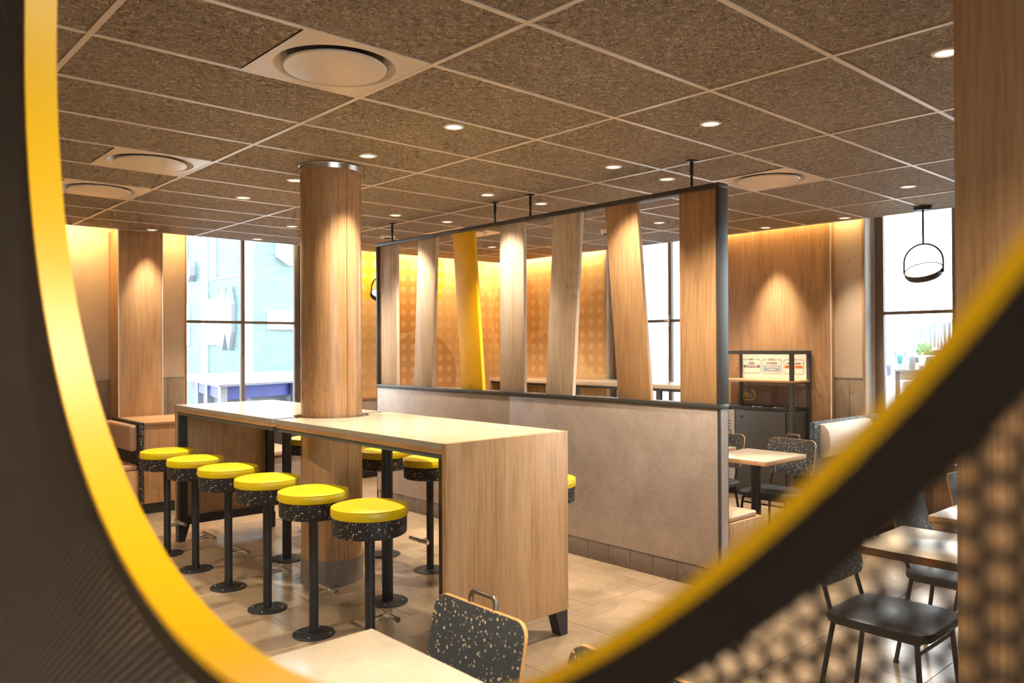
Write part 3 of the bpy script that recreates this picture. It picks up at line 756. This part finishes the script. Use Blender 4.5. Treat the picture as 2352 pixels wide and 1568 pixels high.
ch0.location = (0.34, -0.43, 0); ch0.rotation_euler = (0, 0, -PI/2); ch0['label'] = 'dark speckled chair with a bronze handle at the small foreground table'; ch0['group'] = CG
dup(ch0, (0.34, -0.99, 0), -PI/2, 'speckled chair at bottom centre whose corner peeks over the yellow rim', CG)
dup(ch0, (2.52, -0.78, 0), 0, 'black-seated chair seen through the perforated screen, tucked under the nearest right table', CG)
dup(ch0, (3.38, -0.76, 0), 0, 'dark speckled chair behind the bright right table, second from the viewer', CG)
dup(ch0, (4.20, -0.74, 0), 0, 'dark speckled chair half hidden by the wood pillar, its handle showing', CG)
dup(ch0, (4.72, 0.985, 0), -PI/2, 'speckled chair at the small table in front of the recycling station', CG)
dup(ch0, (4.72, 1.60, 0), -PI/2, 'speckled chair peeking out from behind the right end of the partition', CG)

# ------------------------------------------------------------------ small tables
def small_table(x0, x1, y0, y1, label, post=None, thick=0.032):
    cx, cy = (x0+x1)/2, (y0+y1)/2
    if post: cx, cy = post
    t = thing('cafe_table', label, 'table', (cx, cy, 0), 0, 'small square cafe tables')
    box('laminate_top', x0, x1, y0, y1, 0.747, 0.750, M_['table'], t, 0.0008)
    box('top_board', x0, x1, y0, y1, 0.750-thick, 0.747, M_['oak_x'], t, 0.0008)
    box('mount_plate', cx-0.12, cx+0.12, cy-0.12, cy+0.12, 0.708, 0.718, M_['black'], t)
    tube('post', [(cx, cy, 0.01), (cx, cy, 0.71)], 0.036, M_['black'], t, 20)
    lathe('base_plate', [(0, 0.0), (0.20, 0.0), (0.20, 0.006), (0.19, 0.012), (0, 0.014)], M_['black'], t, (cx, cy), 36)
small_table(-0.20, 0.402, -0.775, -0.172, 'bare concrete-look table in the foreground above the yellow rim')
small_table(-0.20, 0.402, -1.385, -0.785, 'small table hidden below the yellow rim at bottom centre')
small_table(2.383, 2.885, -1.30, -0.686, 'small table shining white with window light behind the perforated screen', (2.60, -1.06))
small_table(3.194, 3.80, -1.30, -0.680, 'second shining table beside the wood pillar, further back')
small_table(4.205, 4.79, 0.770, 1.265, 'small square table right of the partition end, before the recycling station')
small_table(4.205, 4.79, 1.368, 1.87, 'small table almost hidden behind the right end of the partition')

# ------------------------------------------------------------------ benches
def cushion(name, x0, x1, y0, y1, z0, z1, mat, parent, bev=0.02): return box(name, x0, x1, y0, y1, z0, z1, mat, parent, bev, seg=4)
b = thing('partition_bench', 'low oak bench with tan seat pads along the far side of the partition', 'bench', (3.84, 2.6, 0))
box('oak_base', 3.612, 4.075, 0.716, 4.60, 0.06, 0.405, M_['oak'], b, 0.002); box('plinth', 3.62, 4.03, 0.75, 4.58, 0, 0.06, M_['black'], b)
for y0, y1 in ((0.735, 1.98), (2.0, 3.27), (3.29, 4.57)): cushion('seat_pad', 3.615, 4.035, y0, y1, 0.405, 0.445, M_['leather_tan'], b, 0.014)
b = thing('window_banquette', 'banquette with a pale padded back and slate speckled board under the right window', 'bench', (6.2, 1.0, 0))
box('back_board', 5.64, XW-0.03, 1.135, 1.18, 0.0, 0.905, M_['speck_blue'], b, 0.002)
prism('back_pad', [(1.134, 0.60), (1.085, 0.605), (1.045, 0.66), (1.035, 0.75), (1.05, 0.83), (1.09, 0.88), (1.134, 0.885)], 'x', 5.72, 6.62, M_['leather_pale'], b, bev=0.006, smooth=True)
cushion('seat_pad', 5.70, XW-0.03, 0.66, 1.13, 0.43, 0.475, M_['leather_pale'], b, 0.015)
box('oak_base', 5.68, XW-0.03, 0.65, 1.13, 0.06, 0.43, M_['oak'], b, 0.002); box('plinth', 5.72, XW-0.03, 0.70, 1.13, 0, 0.06, M_['black'], b)
b = thing('booth_bench', 'tan padded booth seat with a speckled board and oak box, left of the stools', 'bench', (1.6, 6.1, 0))
box('oak_box', 1.602, 2.30, 5.705, 6.545, 0.10, 0.835, M_['oak'], b, 0.0015); box('oak_top', 1.602, 2.30, 5.695, 6.548, 0.836, 0.862, M_['oak_x'], b, 0.0015)
box('plinth', 1.61, 2.28, 5.73, 6.54, 0, 0.10, M_['black'], b)
box('speckled_board', 1.555, 1.600, 5.70, 6.545, 0.0, 0.866, M_['speck'], b, 0.001)
cushion('back_pad', 1.475, 1.553, 5.72, 6.53, 0.60, 0.845, M_['leather_tan'], b, 0.03)
cushion('seat_pad', 1.05, 1.55, 5.72, 6.53, 0.42, 0.475, M_['leather_tan'], b, 0.018)
box('oak_base', 1.05, 1.553, 5.71, 6.54, 0.08, 0.42, M_['oak'], b, 0.0015)
b = thing('window_bench', 'low bench with a mauve-tan seat under the left window, seen below the far table', 'bench', (3.0, 6.2, 0))
cushion('seat_pad', 2.62, 3.25, 5.72, 6.55, 0.42, 0.475, M_['leather_tan'], b, 0.018)
box('oak_base', 2.64, 3.25, 5.74, 6.55, 0.09, 0.405, M_['concrete'], b); box('seat_board', 2.63, 3.25, 5.73, 6.55, 0.405, 0.42, M_['black'], b); box('plinth', 2.70, 3.25, 5.78, 6.55, 0, 0.09, M_['black'], b)
box('back_board', 3.25, 3.29, 5.72, 6.55, 0, 0.86, M_['speck'], b)
b = thing('mural_bench', 'bench with an oak ledge along the dotted mural wall, behind the partition', 'bench', (5.1, 6.5, 0))
box('back_box', 4.05, 6.10, 6.52, YW-0.01, 0.08, 0.905, M_['concrete'], b); box('oak_ledge', 4.05, 6.12, 6.50, YW-0.01, 0.905, 0.935, M_['oak_x'], b, 0.0015)
cushion('seat_pad', 4.07, 6.08, 6.03, 6.51, 0.42, 0.47, M_['leather_tan'], b, 0.018); box('oak_base', 4.07, 6.08, 6.04, 6.52, 0.10, 0.42, M_['concrete'], b); box('plinth', 4.10, 6.06, 6.10, 6.88, 0, 0.10, M_['black'], b)
# counter along the right wall
b = thing('wall_counter', 'long pale high counter along the window wall, seen between the slats', 'counter', (6.55, 4.6, 0))
box('counter_top', 6.28, XW-0.012, 2.97, 6.18, 1.092, 1.138, M_['table'], b, 0.001); box('steel_rail', 6.30, 6.34, 3.0, 6.14, 1.062, 1.092, M_['graphite'], b); box('steel_rail', 6.86, 6.90, 3.0, 6.14, 1.062, 1.092, M_['graphite'], b)
box('end_panel', 6.28, XW-0.012, 6.15, 6.18, 0.0, 1.092, M_['oak'], b)
for y in (3.30, 4.55, 5.9): box('leg', 6.30, 6.34, y-0.03, y+0.03, 0, 1.062, M_['graphite'], b)

# ------------------------------------------------------------------ recycling station
b = thing('recycling_station', 'dark grey recycling bin station with an open frame, oak shelf and drop-off holes', 'bin', (6.66, 2.2, 0))
BY0, BY1, BX0, BX1, BZ = 1.790, 2.600, 6.480, 6.864, 1.512
for x in (BX0, BX1-0.036):
    for y in (BY0, BY1-0.036): box('frame_post', x, x+0.036, y, y+0.036, 0, BZ-0.036, M_['greyframe'] if 'greyframe' in M_ else M_['graphite'], b)
for y in (BY0, BY1-0.036): box('frame_rail', BX0, BX1, y, y+0.036, BZ-0.036, BZ, M_['graphite'], b)
box('frame_rail', BX1-0.036, BX1, BY0+0.036, BY1-0.036, BZ-0.036, BZ, M_['graphite'], b)
box('frame_rail', BX0, BX0+0.036, BY0+0.036, BY1-0.036, BZ-0.036, BZ, M_['graphite'], b)
box('cabinet', BX0+0.045, BX1-0.038, BY0+0.04, BY1+0.10, 0.06, 0.905, M_['bin'] if 'bin' in M_ else M_['graphite'], b, 0.002); box('plinth', BX0+0.07, BX1-0.05, BY0+0.06, BY1+0.08, 0, 0.06, M_['black'], b)
tp = box('worktop', BX0+0.038, BX1-0.037, BY0+0.037, BY1+0.11, 0.905, 0.93, M_['black'], b, 0.002)
for y in (2.02, 2.27, 2.55): lathe('inlet_ring', [(0.07, 0.930), (0.085, 0.930), (0.085, 0.936), (0.07, 0.934)], M_['chrome'], tp, (6.66, y), 28)
dr = box('door', BX0+0.033, BX0+0.045, BY0+0.10, 2.455, 0.08, 0.89, M_['graphite'], b, 0.0015)
tube('lock', [(BX0+0.028, 2.385, 0.825), (BX0+0.034, 2.385, 0.825)], 0.013, M_['black'], dr, 14)
lb = box('info_label', BX0+0.036, BX0+0.045, 2.47, 2.68, 0.10, 0.89, M_['labelgrey'], b)
for kz in range(4): box('print_line', BX0+0.0355, BX0+0.0365, 2.52, 2.61, 0.765-0.03*kz, 0.775-0.03*kz, M_['ink'], lb)
box('shelf', BX0-0.006, BX1-0.038, BY0-0.005, BY1+0.13, 1.192, 1.212, M_['oak_y'], b, 0.001)
box('back_panel', BX1-0.030, BX1-0.014, BY0+0.036, BY1-0.036, 0.93, 1.192, M_['oak_dark'] if 'oak_dark' in M_ else wood('brown_oak', (122, 96, 76), (140, 112, 90), (152, 124, 102)), b)
sg = box('sign_board', BX1-0.036, BX1-0.022, BY0+0.037, BY1-0.037, 1.213, 1.476, M_['sign'], b)
SXP = BX1-0.0368
RT = Matrix(((0, 0, -1), (-1, 0, 0), (0, 1, 0))).to_4x4()
def text(body, y, z, size, mat, parent, x=None, bold=0.0):
    cu = bpy.data.curves.new('lettering', 'FONT'); cu.body = body; cu.size = size; cu.align_x = 'CENTER'; cu.align_y = 'CENTER'; cu.extrude = 0.0003; cu.offset = bold; cu.resolution_u = 3
    o = bpy.data.objects.new('tmp', cu); col.objects.link(o); bpy.context.view_layer.update()
    me = bpy.data.meshes.new_from_object(o.evaluated_get(bpy.context.evaluated_depsgraph_get())); bpy.data.objects.remove(o)
    me.transform(Matrix.Translation((x if x is not None else SXP, y, z)) @ RT)
    me.materials.clear(); me.materials.append(mat)
    return link('lettering', me, None, parent)
def frame_outline(yc, zc, w, h, r, wd, gap, mat, parent):
    """rounded frame with a gap in its top edge for the step title"""
    out = round_rect(w, h, r, 5); pts = []
    n = len(out)
    # start in the top edge right of the gap and run all the way round
    path = [(gap/2, h/2)]+[p for p in out]+[(-gap/2, h/2)]
    # order round_rect: top-right corner, top-left, bottom-left, bottom-right -> run clockwise from the right side
    tr = out[:6]; tl = out[6:12]; bl_ = out[12:18]; br = out[18:24]
    path = [(gap/2, h/2)]+tr[::-1]+br[::-1]+bl_[::-1]+tl[::-1]+[(-gap/2, h/2)]
    bm = bmesh.new(); L, Rr = [], []
    for i, p in enumerate(path):
        a = Vector(path[max(i-1, 0)]); c_ = Vector(path[min(i+1, len(path)-1)]); d = (c_-a).normalized(); nn = Vector((-d.y, d.x))*wd/2
        for lst, s in ((L, 1), (Rr, -1)):
            q = Vector(p)+s*nn; lst.append(bm.verts.new((SXP, yc-q.x, zc+q.y)))
    for i in range(len(path)-1): bm.faces.new((L[i], L[i+1], Rr[i+1], Rr[i]))
    link('step_frame', from_bm(bm, 'step_frame'), mat, parent)
for (yc, a, bb, cc, colr, two) in ((2.452, 'STAP 1', 'LEGEN', ('VLOEISTOFFEN',), 'ink', False), (2.212, 'STAP 2', 'INLEVEREN', ('HERBRUIKBARE', 'BEKERS'), 'sign_blue', True), (1.966, 'STAP 3', 'WEGGOOIEN', ('PMD',), 'sign_orange', False)):
    zc = 1.343
    frame_outline(yc, zc, 0.218, 0.146, 0.018, 0.004, 0.098, M_['ink'], sg)
    text(a, yc, zc+0.073, 0.026, M_['ink'], sg, None, 0.0006); text(bb, yc, zc+0.034, 0.026, M_['ink'], sg, None, 0.0006)
    if two:
        box('colour_bar', SXP-0.0002, SXP+0.001, yc-0.098, yc+0.098, zc-0.052, zc+0.013, M_[colr], sg)
        text(cc[0], yc, zc-0.006, 0.0235, M_['sign'], sg, SXP-0.0006, 0.0006); text(cc[1], yc, zc-0.034, 0.0235, M_['sign'], sg, SXP-0.0006, 0.0006)
    else:
        box('colour_bar', SXP-0.0002, SXP+0.001, yc-0.098, yc+0.098, zc-0.013, zc+0.013, M_[colr], sg)
        text(cc[0], yc, zc-0.0005, 0.0215, M_['sign'], sg, SXP-0.0006, 0.0006)
box('print_mark', SXP-0.0002, SXP+0.001, 1.952, 1.975, zc-0.06, zc-0.025, M_['sign_blue'], sg)
# logo on the brown back panel: m, cup and a swoosh
LX = BX1-0.0318
def lg(u, v): return (LX, 2.556-u, 0.972+v)
lo = tube('logo_swoosh', [lg(*p) for p in [(0.004, 0.006), (0.03, 0.006), (0.075, 0.006), (0.105, 0.008), (0.128, 0.020), (0.143, 0.042), (0.145, 0.066), (0.136, 0.090), (0.120, 0.106), (0.098, 0.114)]], 0.0065, M_['gold'], b, 8)
def arch(u0, u1, h_): return [lg(u0+(u1-u0)*k/10, 0.03+h_*math.sin(PI*k/10)**0.55) for k in range(11)]
tube('logo_letter', arch(0.004, 0.034, 0.056), 0.0052, M_['gold'], b, 8); tube('logo_letter', arch(0.034, 0.062, 0.056), 0.0052, M_['gold'], b, 8)
prism('logo_cup', [(2.556-0.075, 0.972+0.03), (2.556-0.096, 0.972+0.03), (2.556-0.102, 0.972+0.072), (2.556-0.090, 0.972+0.075), (2.556-0.087, 0.972+0.088), (2.556-0.084, 0.972+0.075), (2.556-0.069, 0.972+0.072)], 'x', LX-0.001, LX+0.0018, M_['labelgrey'], b)

# ------------------------------------------------------------------ pendants
M_['pend'] = plain('pendant_metal', (58, 58, 58), 0.45)
def pendant(x, y, ang, label, watts=6):
    t = thing('pendant_lamp', label, 'lamp', (x, y, HC), ang, 'hooped pendant lamps')
    R = 0.158; zc = -0.56
    lathe('ceiling_canopy', [(0, 0), (0.075, 0), (0.075, -0.036), (0, -0.036)], M_['pend'], t, seg=28, local=True)
    tube('rod', [(0, 0, -0.03), (0, 0, zc+R+0.07)], 0.009, M_['pend'], t, 10, True)
    hoop = [(0, -R-0.006, zc-0.03), (0, -R-0.006, zc+0.07)]+[(0, -(R+0.006)*math.cos(PI*k/20), zc+0.07+(R)*math.sin(PI*k/20)) for k in range(1, 20)]+[(0, R+0.006, zc+0.07), (0, R+0.006, zc-0.03)]
    bm = bmesh.new()
    bm_tube(bm, hoop, 0.0085, 8); bmesh.ops.recalc_face_normals(bm, faces=bm.faces); link('hoop', from_bm(bm, 'hoop', True), M_['pend'], t, True)
    bm = bmesh.new(); bm_lathe(bm, [(R-0.006, 0.004), (R, 0.0), (R, -0.03), (R-0.012, -0.055), (R-0.05, -0.070), (0, -0.074), (0, -0.066), (R-0.05, -0.06), (R-0.02, -0.045), (R-0.008, -0.025), (R-0.006, 0.004)], (0, 0), 48)
    rot = Matrix.Rotation(math.radians(-30), 4, 'Y'); bm.transform(Matrix.Translation((0, 0, zc)) @ rot)
    sh = link('dish', from_bm(bm, 'dish', True), M_['pend'], t, True)
    bm = bmesh.new(); bmesh.ops.create_circle(bm, cap_ends=True, radius=R-0.010, segments=40); bm.transform(Matrix.Translation((0, 0, zc)) @ rot @ Matrix.Translation((0, 0, -0.004)))
    link('diffuser', from_bm(bm, 'diffuser'), M_['led'], t, True)
pendant(6.56, 0.587, 0, 'hooped pendant lamp hanging before the right window')
pendant(4.70, 6.40, PI/2, 'hooped pendant lamp half hidden by the left end of the partition', 6)

# ------------------------------------------------------------------ outside
M_['teal'] = None
def brick_mat(name, c1, c2, mortar, sc):
    t = NT(name); v = t.coord()
    nd = t.node('ShaderNodeTexBrick'); nd.inputs['Scale'].default_value = sc; nd.inputs['Color1'].default_value = lin(c1); nd.inputs['Color2'].default_value = lin(c2); nd.inputs['Mortar'].default_value = lin(mortar)
    nd.inputs['Mortar Size'].default_value = 0.02; nd.inputs['Brick Width'].default_value = 0.5; nd.inputs['Row Height'].default_value = 0.12
    sp = t.node('ShaderNodeSeparateXYZ'); cb = t.node('ShaderNodeCombineXYZ'); t.l.new(v, sp.inputs[0])
    t.l.new(t.math('ADD', sp.outputs[0], sp.outputs[1]), cb.inputs[0]); t.l.new(sp.outputs[2], cb.inputs[1]); t.l.new(cb.outputs[0], nd.inputs['Vector'])
    n = t.noise(v, 2.2, 5, 0.7)
    t.base(t.mix(0.45, nd.outputs['Color'], t.ramp(n, [(0.35, lin(c1)), (0.7, lin(c2))]))); t.rough(0.5, 0.5); return t.m
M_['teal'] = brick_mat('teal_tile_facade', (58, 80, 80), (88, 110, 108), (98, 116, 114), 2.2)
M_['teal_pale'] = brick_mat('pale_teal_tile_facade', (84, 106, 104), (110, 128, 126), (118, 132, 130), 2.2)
M_['outwhite'] = plain('white_facade', (225, 225, 228), 0.5)
M_['outgrey'] = plain('lilac_grey_panel', (140, 142, 154), 0.5)
M_['paving'] = plain('pale_paving', (150, 150, 154), 0.7, var=0.05, vscale=0.6)
M_['blue_banner'] = plain('blue_banner', (52, 62, 140), 0.5, var=0.25, vscale=3)
M_['slate'] = plain('slate_shopfront', (92, 96, 108), 0.5, var=0.2, vscale=5)
M_['outglass'] = plain('blue_grey_glass', (112, 124, 134), 0.2)
M_['outteal'] = plain('teal_hoarding', (50, 108, 106), 0.5)
M_['foliage'] = plain('foliage', (96, 128, 84), 0.7, var=0.3, vscale=6)
GZ = -0.7
M_['outpale'] = plain('pale_blue_glazing', (150, 158, 166), 0.3)
struct(box('ground', -40, 160, -80, 120, GZ-0.2, GZ, M_['paving']))
e = thing('tiled_building', 'pale teal tiled building with hexagon signs outside the left window', 'building', (9, 18, GZ))
EX = 7.153
# the two faces meet at the corner (EX, 16)
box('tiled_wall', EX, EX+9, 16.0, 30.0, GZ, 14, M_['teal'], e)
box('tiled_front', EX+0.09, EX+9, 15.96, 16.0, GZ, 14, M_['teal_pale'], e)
box('corner_pier', EX-0.04, EX+0.09, 15.93, 16.06, GZ, 14, M_['outwhite'], e)
def strip(y0, y1, z0, z1, mat='outwhite', nm='window_strip', d=0.05): return box(nm, EX-d, EX, y0, y1, z0, z1, M_[mat], e)
strip(18.45, 18.70, 0.9, 6.0, nm='white_fin', d=0.08)
strip(18.10, 18.24, 3.32, 6.0); strip(17.90, 18.04, 3.30, 6.0)
strip(18.12, 18.32, 1.64, 2.80); strip(17.92, 18.08, 1.64, 2.79); strip(17.58, 17.76, 1.64, 2.78); strip(19.72, 19.98, 1.63, 2.75); strip(19.85, 20.0, 3.4, 4.5)
box('facade_seam', EX-0.02, EX, 16.06, 18.3, 3.30, 3.33, M_['outwhite'], e)
for (ya, yb) in ((17.10, 17.52), (16.72, 17.10)):
    ym = (ya+yb)/2
    prism('pointed_emblem', [(ya, 1.95), (ym, 1.50), (yb, 1.95), (yb, 2.62), (ym, 3.06), (ya, 2.62)], 'x', EX-0.10, EX, M_['outgrey'], e)
prism('hexagon_sign', [(19.28, 3.50), (19.45, 3.34), (19.62, 3.48), (19.62, 3.78), (19.45, 3.90), (19.28, 3.76)], 'x', EX-0.15, EX, M_['outgrey'], e)
hx = [(8.19+0.40*math.cos(PI/6+k*PI/3), 3.98+0.42*math.sin(PI/6+k*PI/3)) for k in range(6)]
prism('hexagon_sign', hx, 'y', 15.80, 15.96, M_['outwhite'], e)
box('white_window', 7.62, 8.50, 15.90, 15.96, 2.0, 2.45, M_['outwhite'], e)
# pavilion below the window
e = thing('market_pavilion', 'flat-roofed pavilion with blue banners in front of the teal building', 'pavilion', (5.5, 11, GZ))
prism('roof_slab', [(3.78, 9.36), (6.9, 10.5), (7.0, 13.2), (4.5, 13.2)], 'z', 1.02, 1.065, M_['outwhite'], e)
prism('fascia', [(3.80, 9.40), (6.88, 10.53), (6.95, 13.0), (4.52, 13.0)], 'z', 0.985, 1.02, M_['outgrey'], e)
prism('blue_banner', [(3.95, 9.62), (6.8, 10.68), (6.85, 12.8), (4.65, 12.8)], 'z', 0.78, 0.985, M_['blue_banner'], e)
prism('shopfront', [(4.05, 9.78), (6.75, 10.75), (6.8, 12.7), (4.7, 12.7)], 'z', GZ, 0.78, M_['slate'], e)
for x, y in ((3.92, 9.55), (4.45, 9.9), (5.35, 10.08), (6.3, 10.42), (4.22, 10.85), (4.5, 12.0)): box('pavilion_post', x-0.05, x+0.05, y-0.05, y+0.05, GZ, 0.985, M_['outgrey'], e)
# pale block outside the middle window
e = thing('pale_office_block', 'overexposed pale office block outside the middle window', 'building', (34, 20, GZ))
box('facade', 34, 44, 17, 45, GZ, 20, M_['outwhite'], e)
for k in range(4): box('glass_band', 33.95, 34.0, 18, 44, -1.0+3.4*k, 0.9+3.4*k, M_['outpale'], e)
# street scene outside the right window
KS = (140-CAM.x)/(96-CAM.x)
def far(y, z): return (CAM.y+(y-CAM.y)*KS, CAM.z+(z-CAM.z)*KS)
e = thing('slatted_building', 'distant white building with a slatted glass front and round windows, right window', 'building', (145, 52, GZ))
(ya, zt), (yb, _) = far(24, 4.0), far(46, 4.0)
box('facade', 140, 155, ya, yb, GZ, zt, M_['outwhite'], e); box('roof_edge', 139.5, 155, ya, yb, zt, zt+0.45, M_['outgrey'], e)
(y1_, z1_), (y0_, z0_) = far(35.4, 3.84), far(27, 1.13)
box('glass_front', 139.85, 140.0, y0_, y1_, z0_, z1_, M_['outglass'], e)
n_s = 22
for k in range(n_s):
    y = y0_+(y1_-y0_)*k/n_s; sw = 0.22*math.sin(k*1.7)
    prism('slat', [(y, z0_), (y+0.26, z0_), (y+0.26+sw, z1_), (y+sw, z1_)], 'x', 139.6, 139.85, M_['outwhite'], e)
for y, z in ((38.1, 1.66), (37.43, 1.68), (36.6, 1.69)):
    yy, zz = far(y, z); tube('round_window', [(139.9, yy, zz), (140.0, yy, zz)], 0.42, M_['outglass'], e, 20)
yy, zz = far(35.3, 0.71); y3, _ = far(44, 0)
box('arcade', 139.8, 140.0, yy, y3, GZ, zz, M_['outglass'], e)
e = thing('street_kiosk', 'teal market kiosk in the street outside the right window', 'kiosk', (61, 20.8, GZ))
box('hoarding', 60, 62, 20.35, 21.5, GZ, 0.62, M_['outteal'], e); box('canopy', 59.6, 62.2, 20.2, 21.8, 0.62, 0.72, M_['outwhite'], e); box('counter', 59.4, 59.7, 20.6, 21.0, GZ, 0.2, M_['outwhite'], e)
e = thing('teal_hoarding', 'narrow teal hoarding right of the market kiosk in the street', 'hoarding', (61, 20.1, GZ)); box('panel', 60, 60.4, 19.92, 20.18, GZ, 0.65, M_['outteal'], e); box('base', 59.9, 60.5, 19.9, 20.19, GZ, GZ+0.15, M_['slate'], e)
e = thing('dark_shop', 'dark shop under a white eave in the street outside the right window', 'building', (82, 25, GZ))
box('shop_wall', 80, 86, 22, 27.2, GZ, 0.95, M_['slate'], e); box('eave', 79.4, 86, 21.6, 27.4, 0.95, 1.2, M_['outwhite'], e)
for (x, y, zt, lb) in ((52, 19.25, 2.41, 'leftmost street pole outside the right window'), (52, 18.68, 2.24, 'street pole left of the kiosk outside the right window')):
    p_ = thing('street_pole', lb, 'pole', (x, y, GZ)); tube('pole', [(x, y, GZ), (x, y, zt)], 0.035, M_['slate'], p_, 8); lathe('pole_cap', [(0, zt+0.1), (0.05, zt), (0, zt-0.03)], M_['slate'], p_, (x, y), 10)
def tree(x, y, r, h_, label):
    t = thing('street_tree', label, 'tree', (x, y, GZ)); tube('trunk', [(x, y, GZ), (x, y, GZ+h_)], 0.06, M_['slate'], t, 8)
    bm = bmesh.new(); bmesh.ops.create_icosphere(bm, subdivisions=3, radius=r)
    for v in bm.verts: v.co = v.co*(0.75+0.5*random.random())+Vector((x, y, GZ+h_+r*0.7))
    link('crown', from_bm(bm, 'crown'), M_['foliage'], t)
tree(70, 24.2, 0.62, 1.35, 'dark street tree in front of the slatted building'); tree(40, 12.0, 0.33, 1.45, 'small bright shrub in the street near the yellow rim')
def person(x, y, h_, mat1, mat2, mat3, label):
    """distant walker, a few pixels tall: one continuous body of legs, torso and head"""
    t = thing('person', label, 'person', (x, y, GZ))
    k = h_/1.76
    bm = bmesh.new(); rings = []
    prof = [(0.0, 0.0, 0.13), (0.05, 0.02, 0.14), (0.40, 0.11, 0.15), (0.82, 0.13, 0.19), (1.0, 0.125, 0.18), (1.30, 0.13, 0.23), (1.42, 0.11, 0.22), (1.50, 0.06, 0.07), (1.55, 0.06, 0.06), (1.60, 0.09, 0.075), (1.68, 0.10, 0.085), (1.75, 0.06, 0.05)]
    N = 14
    for z, rx, ry in prof:
        rings.append([bm.verts.new((x+k*max(rx, 0.05)*math.cos(2*PI*i/N), y+k*ry*math.sin(2*PI*i/N), GZ+k*z)) for i in range(N)])
    for A, B in zip(rings, rings[1:]):
        for i in range(N): bm.faces.new((A[i], A[(i+1) % N], B[(i+1) % N], B[i]))
    bm.faces.new(rings[0][::-1]); bm.faces.new(rings[-1]); bmesh.ops.recalc_face_normals(bm, faces=bm.faces)
    link('body', from_bm(bm, 'body', True), mat3, t)
    def sleeve(nm, rows, mat):
        bm = bmesh.new(); rr = []
        for z, rx, ry in rows: rr.append([bm.verts.new((x+k*rx*math.cos(2*PI*i/N), y+k*ry*math.sin(2*PI*i/N), GZ+k*z)) for i in range(N)])
        for A, B in zip(rr, rr[1:]):
            for i in range(N): bm.faces.new((A[i], A[(i+1) % N], B[(i+1) % N], B[i]))
        bmesh.ops.recalc_face_normals(bm, faces=bm.faces); link(nm, from_bm(bm, nm, True), mat, t)
    sleeve('jacket', [(0.80, 0.15, 0.21), (1.0, 0.145, 0.20), (1.30, 0.15, 0.25), (1.43, 0.12, 0.23), (1.50, 0.07, 0.09)], mat2)
    sleeve('trousers', [(0.06, 0.07, 0.15), (0.40, 0.125, 0.165), (0.80, 0.14, 0.20)], mat1)
M_['skin'] = plain('skin', (186, 140, 116), 0.6)
for x, y, a, c_, lb in ((57, 21.75, 'slate', 'outgrey', 'distant walker at the left edge of the right window'), (62, 23.0, 'outgrey', 'outteal', 'distant walker in a teal top outside the right window'),
        (63, 22.6, 'outgrey', 'outwhite', 'distant walker in white right of the teal-topped one'), (56, 19.75, 'slate', 'slate', 'distant walker in dark clothes beside the street poles'), (56, 19.1, 'outgrey', 'outwhite', 'distant walker in white before the kiosk')):
    person(x, y, 1.72, M_[a], M_[c_], M_['skin'], lb)
e = thing('terrace_planter', 'pale terrace planter with a dark post just outside the right window', 'planter', (8.9, 1.0, GZ))
box('post', 8.88, 8.92, 1.735, 1.775, GZ, 1.25, M_['slate'], e); box('top_rail', 8.86, 8.94, -0.6, 1.78, 1.25, 1.275, M_['outgrey'], e); box('pale_panel', 8.885, 8.915, -0.6, 1.73, 1.15, 1.25, M_['outpale'], e)
prism('cushion', [(-0.6, 1.0), (-0.6, 0.8), (1.735, 0.8), (1.735, 1.12), (1.62, 1.14), (1.50, 1.07)], 'x', 9.0, 9.4, M_['outwhite'], e); box('low_panel', 8.89, 8.91, -0.6, 1.73, -0.2, 0.80, M_['outgrey'], e)
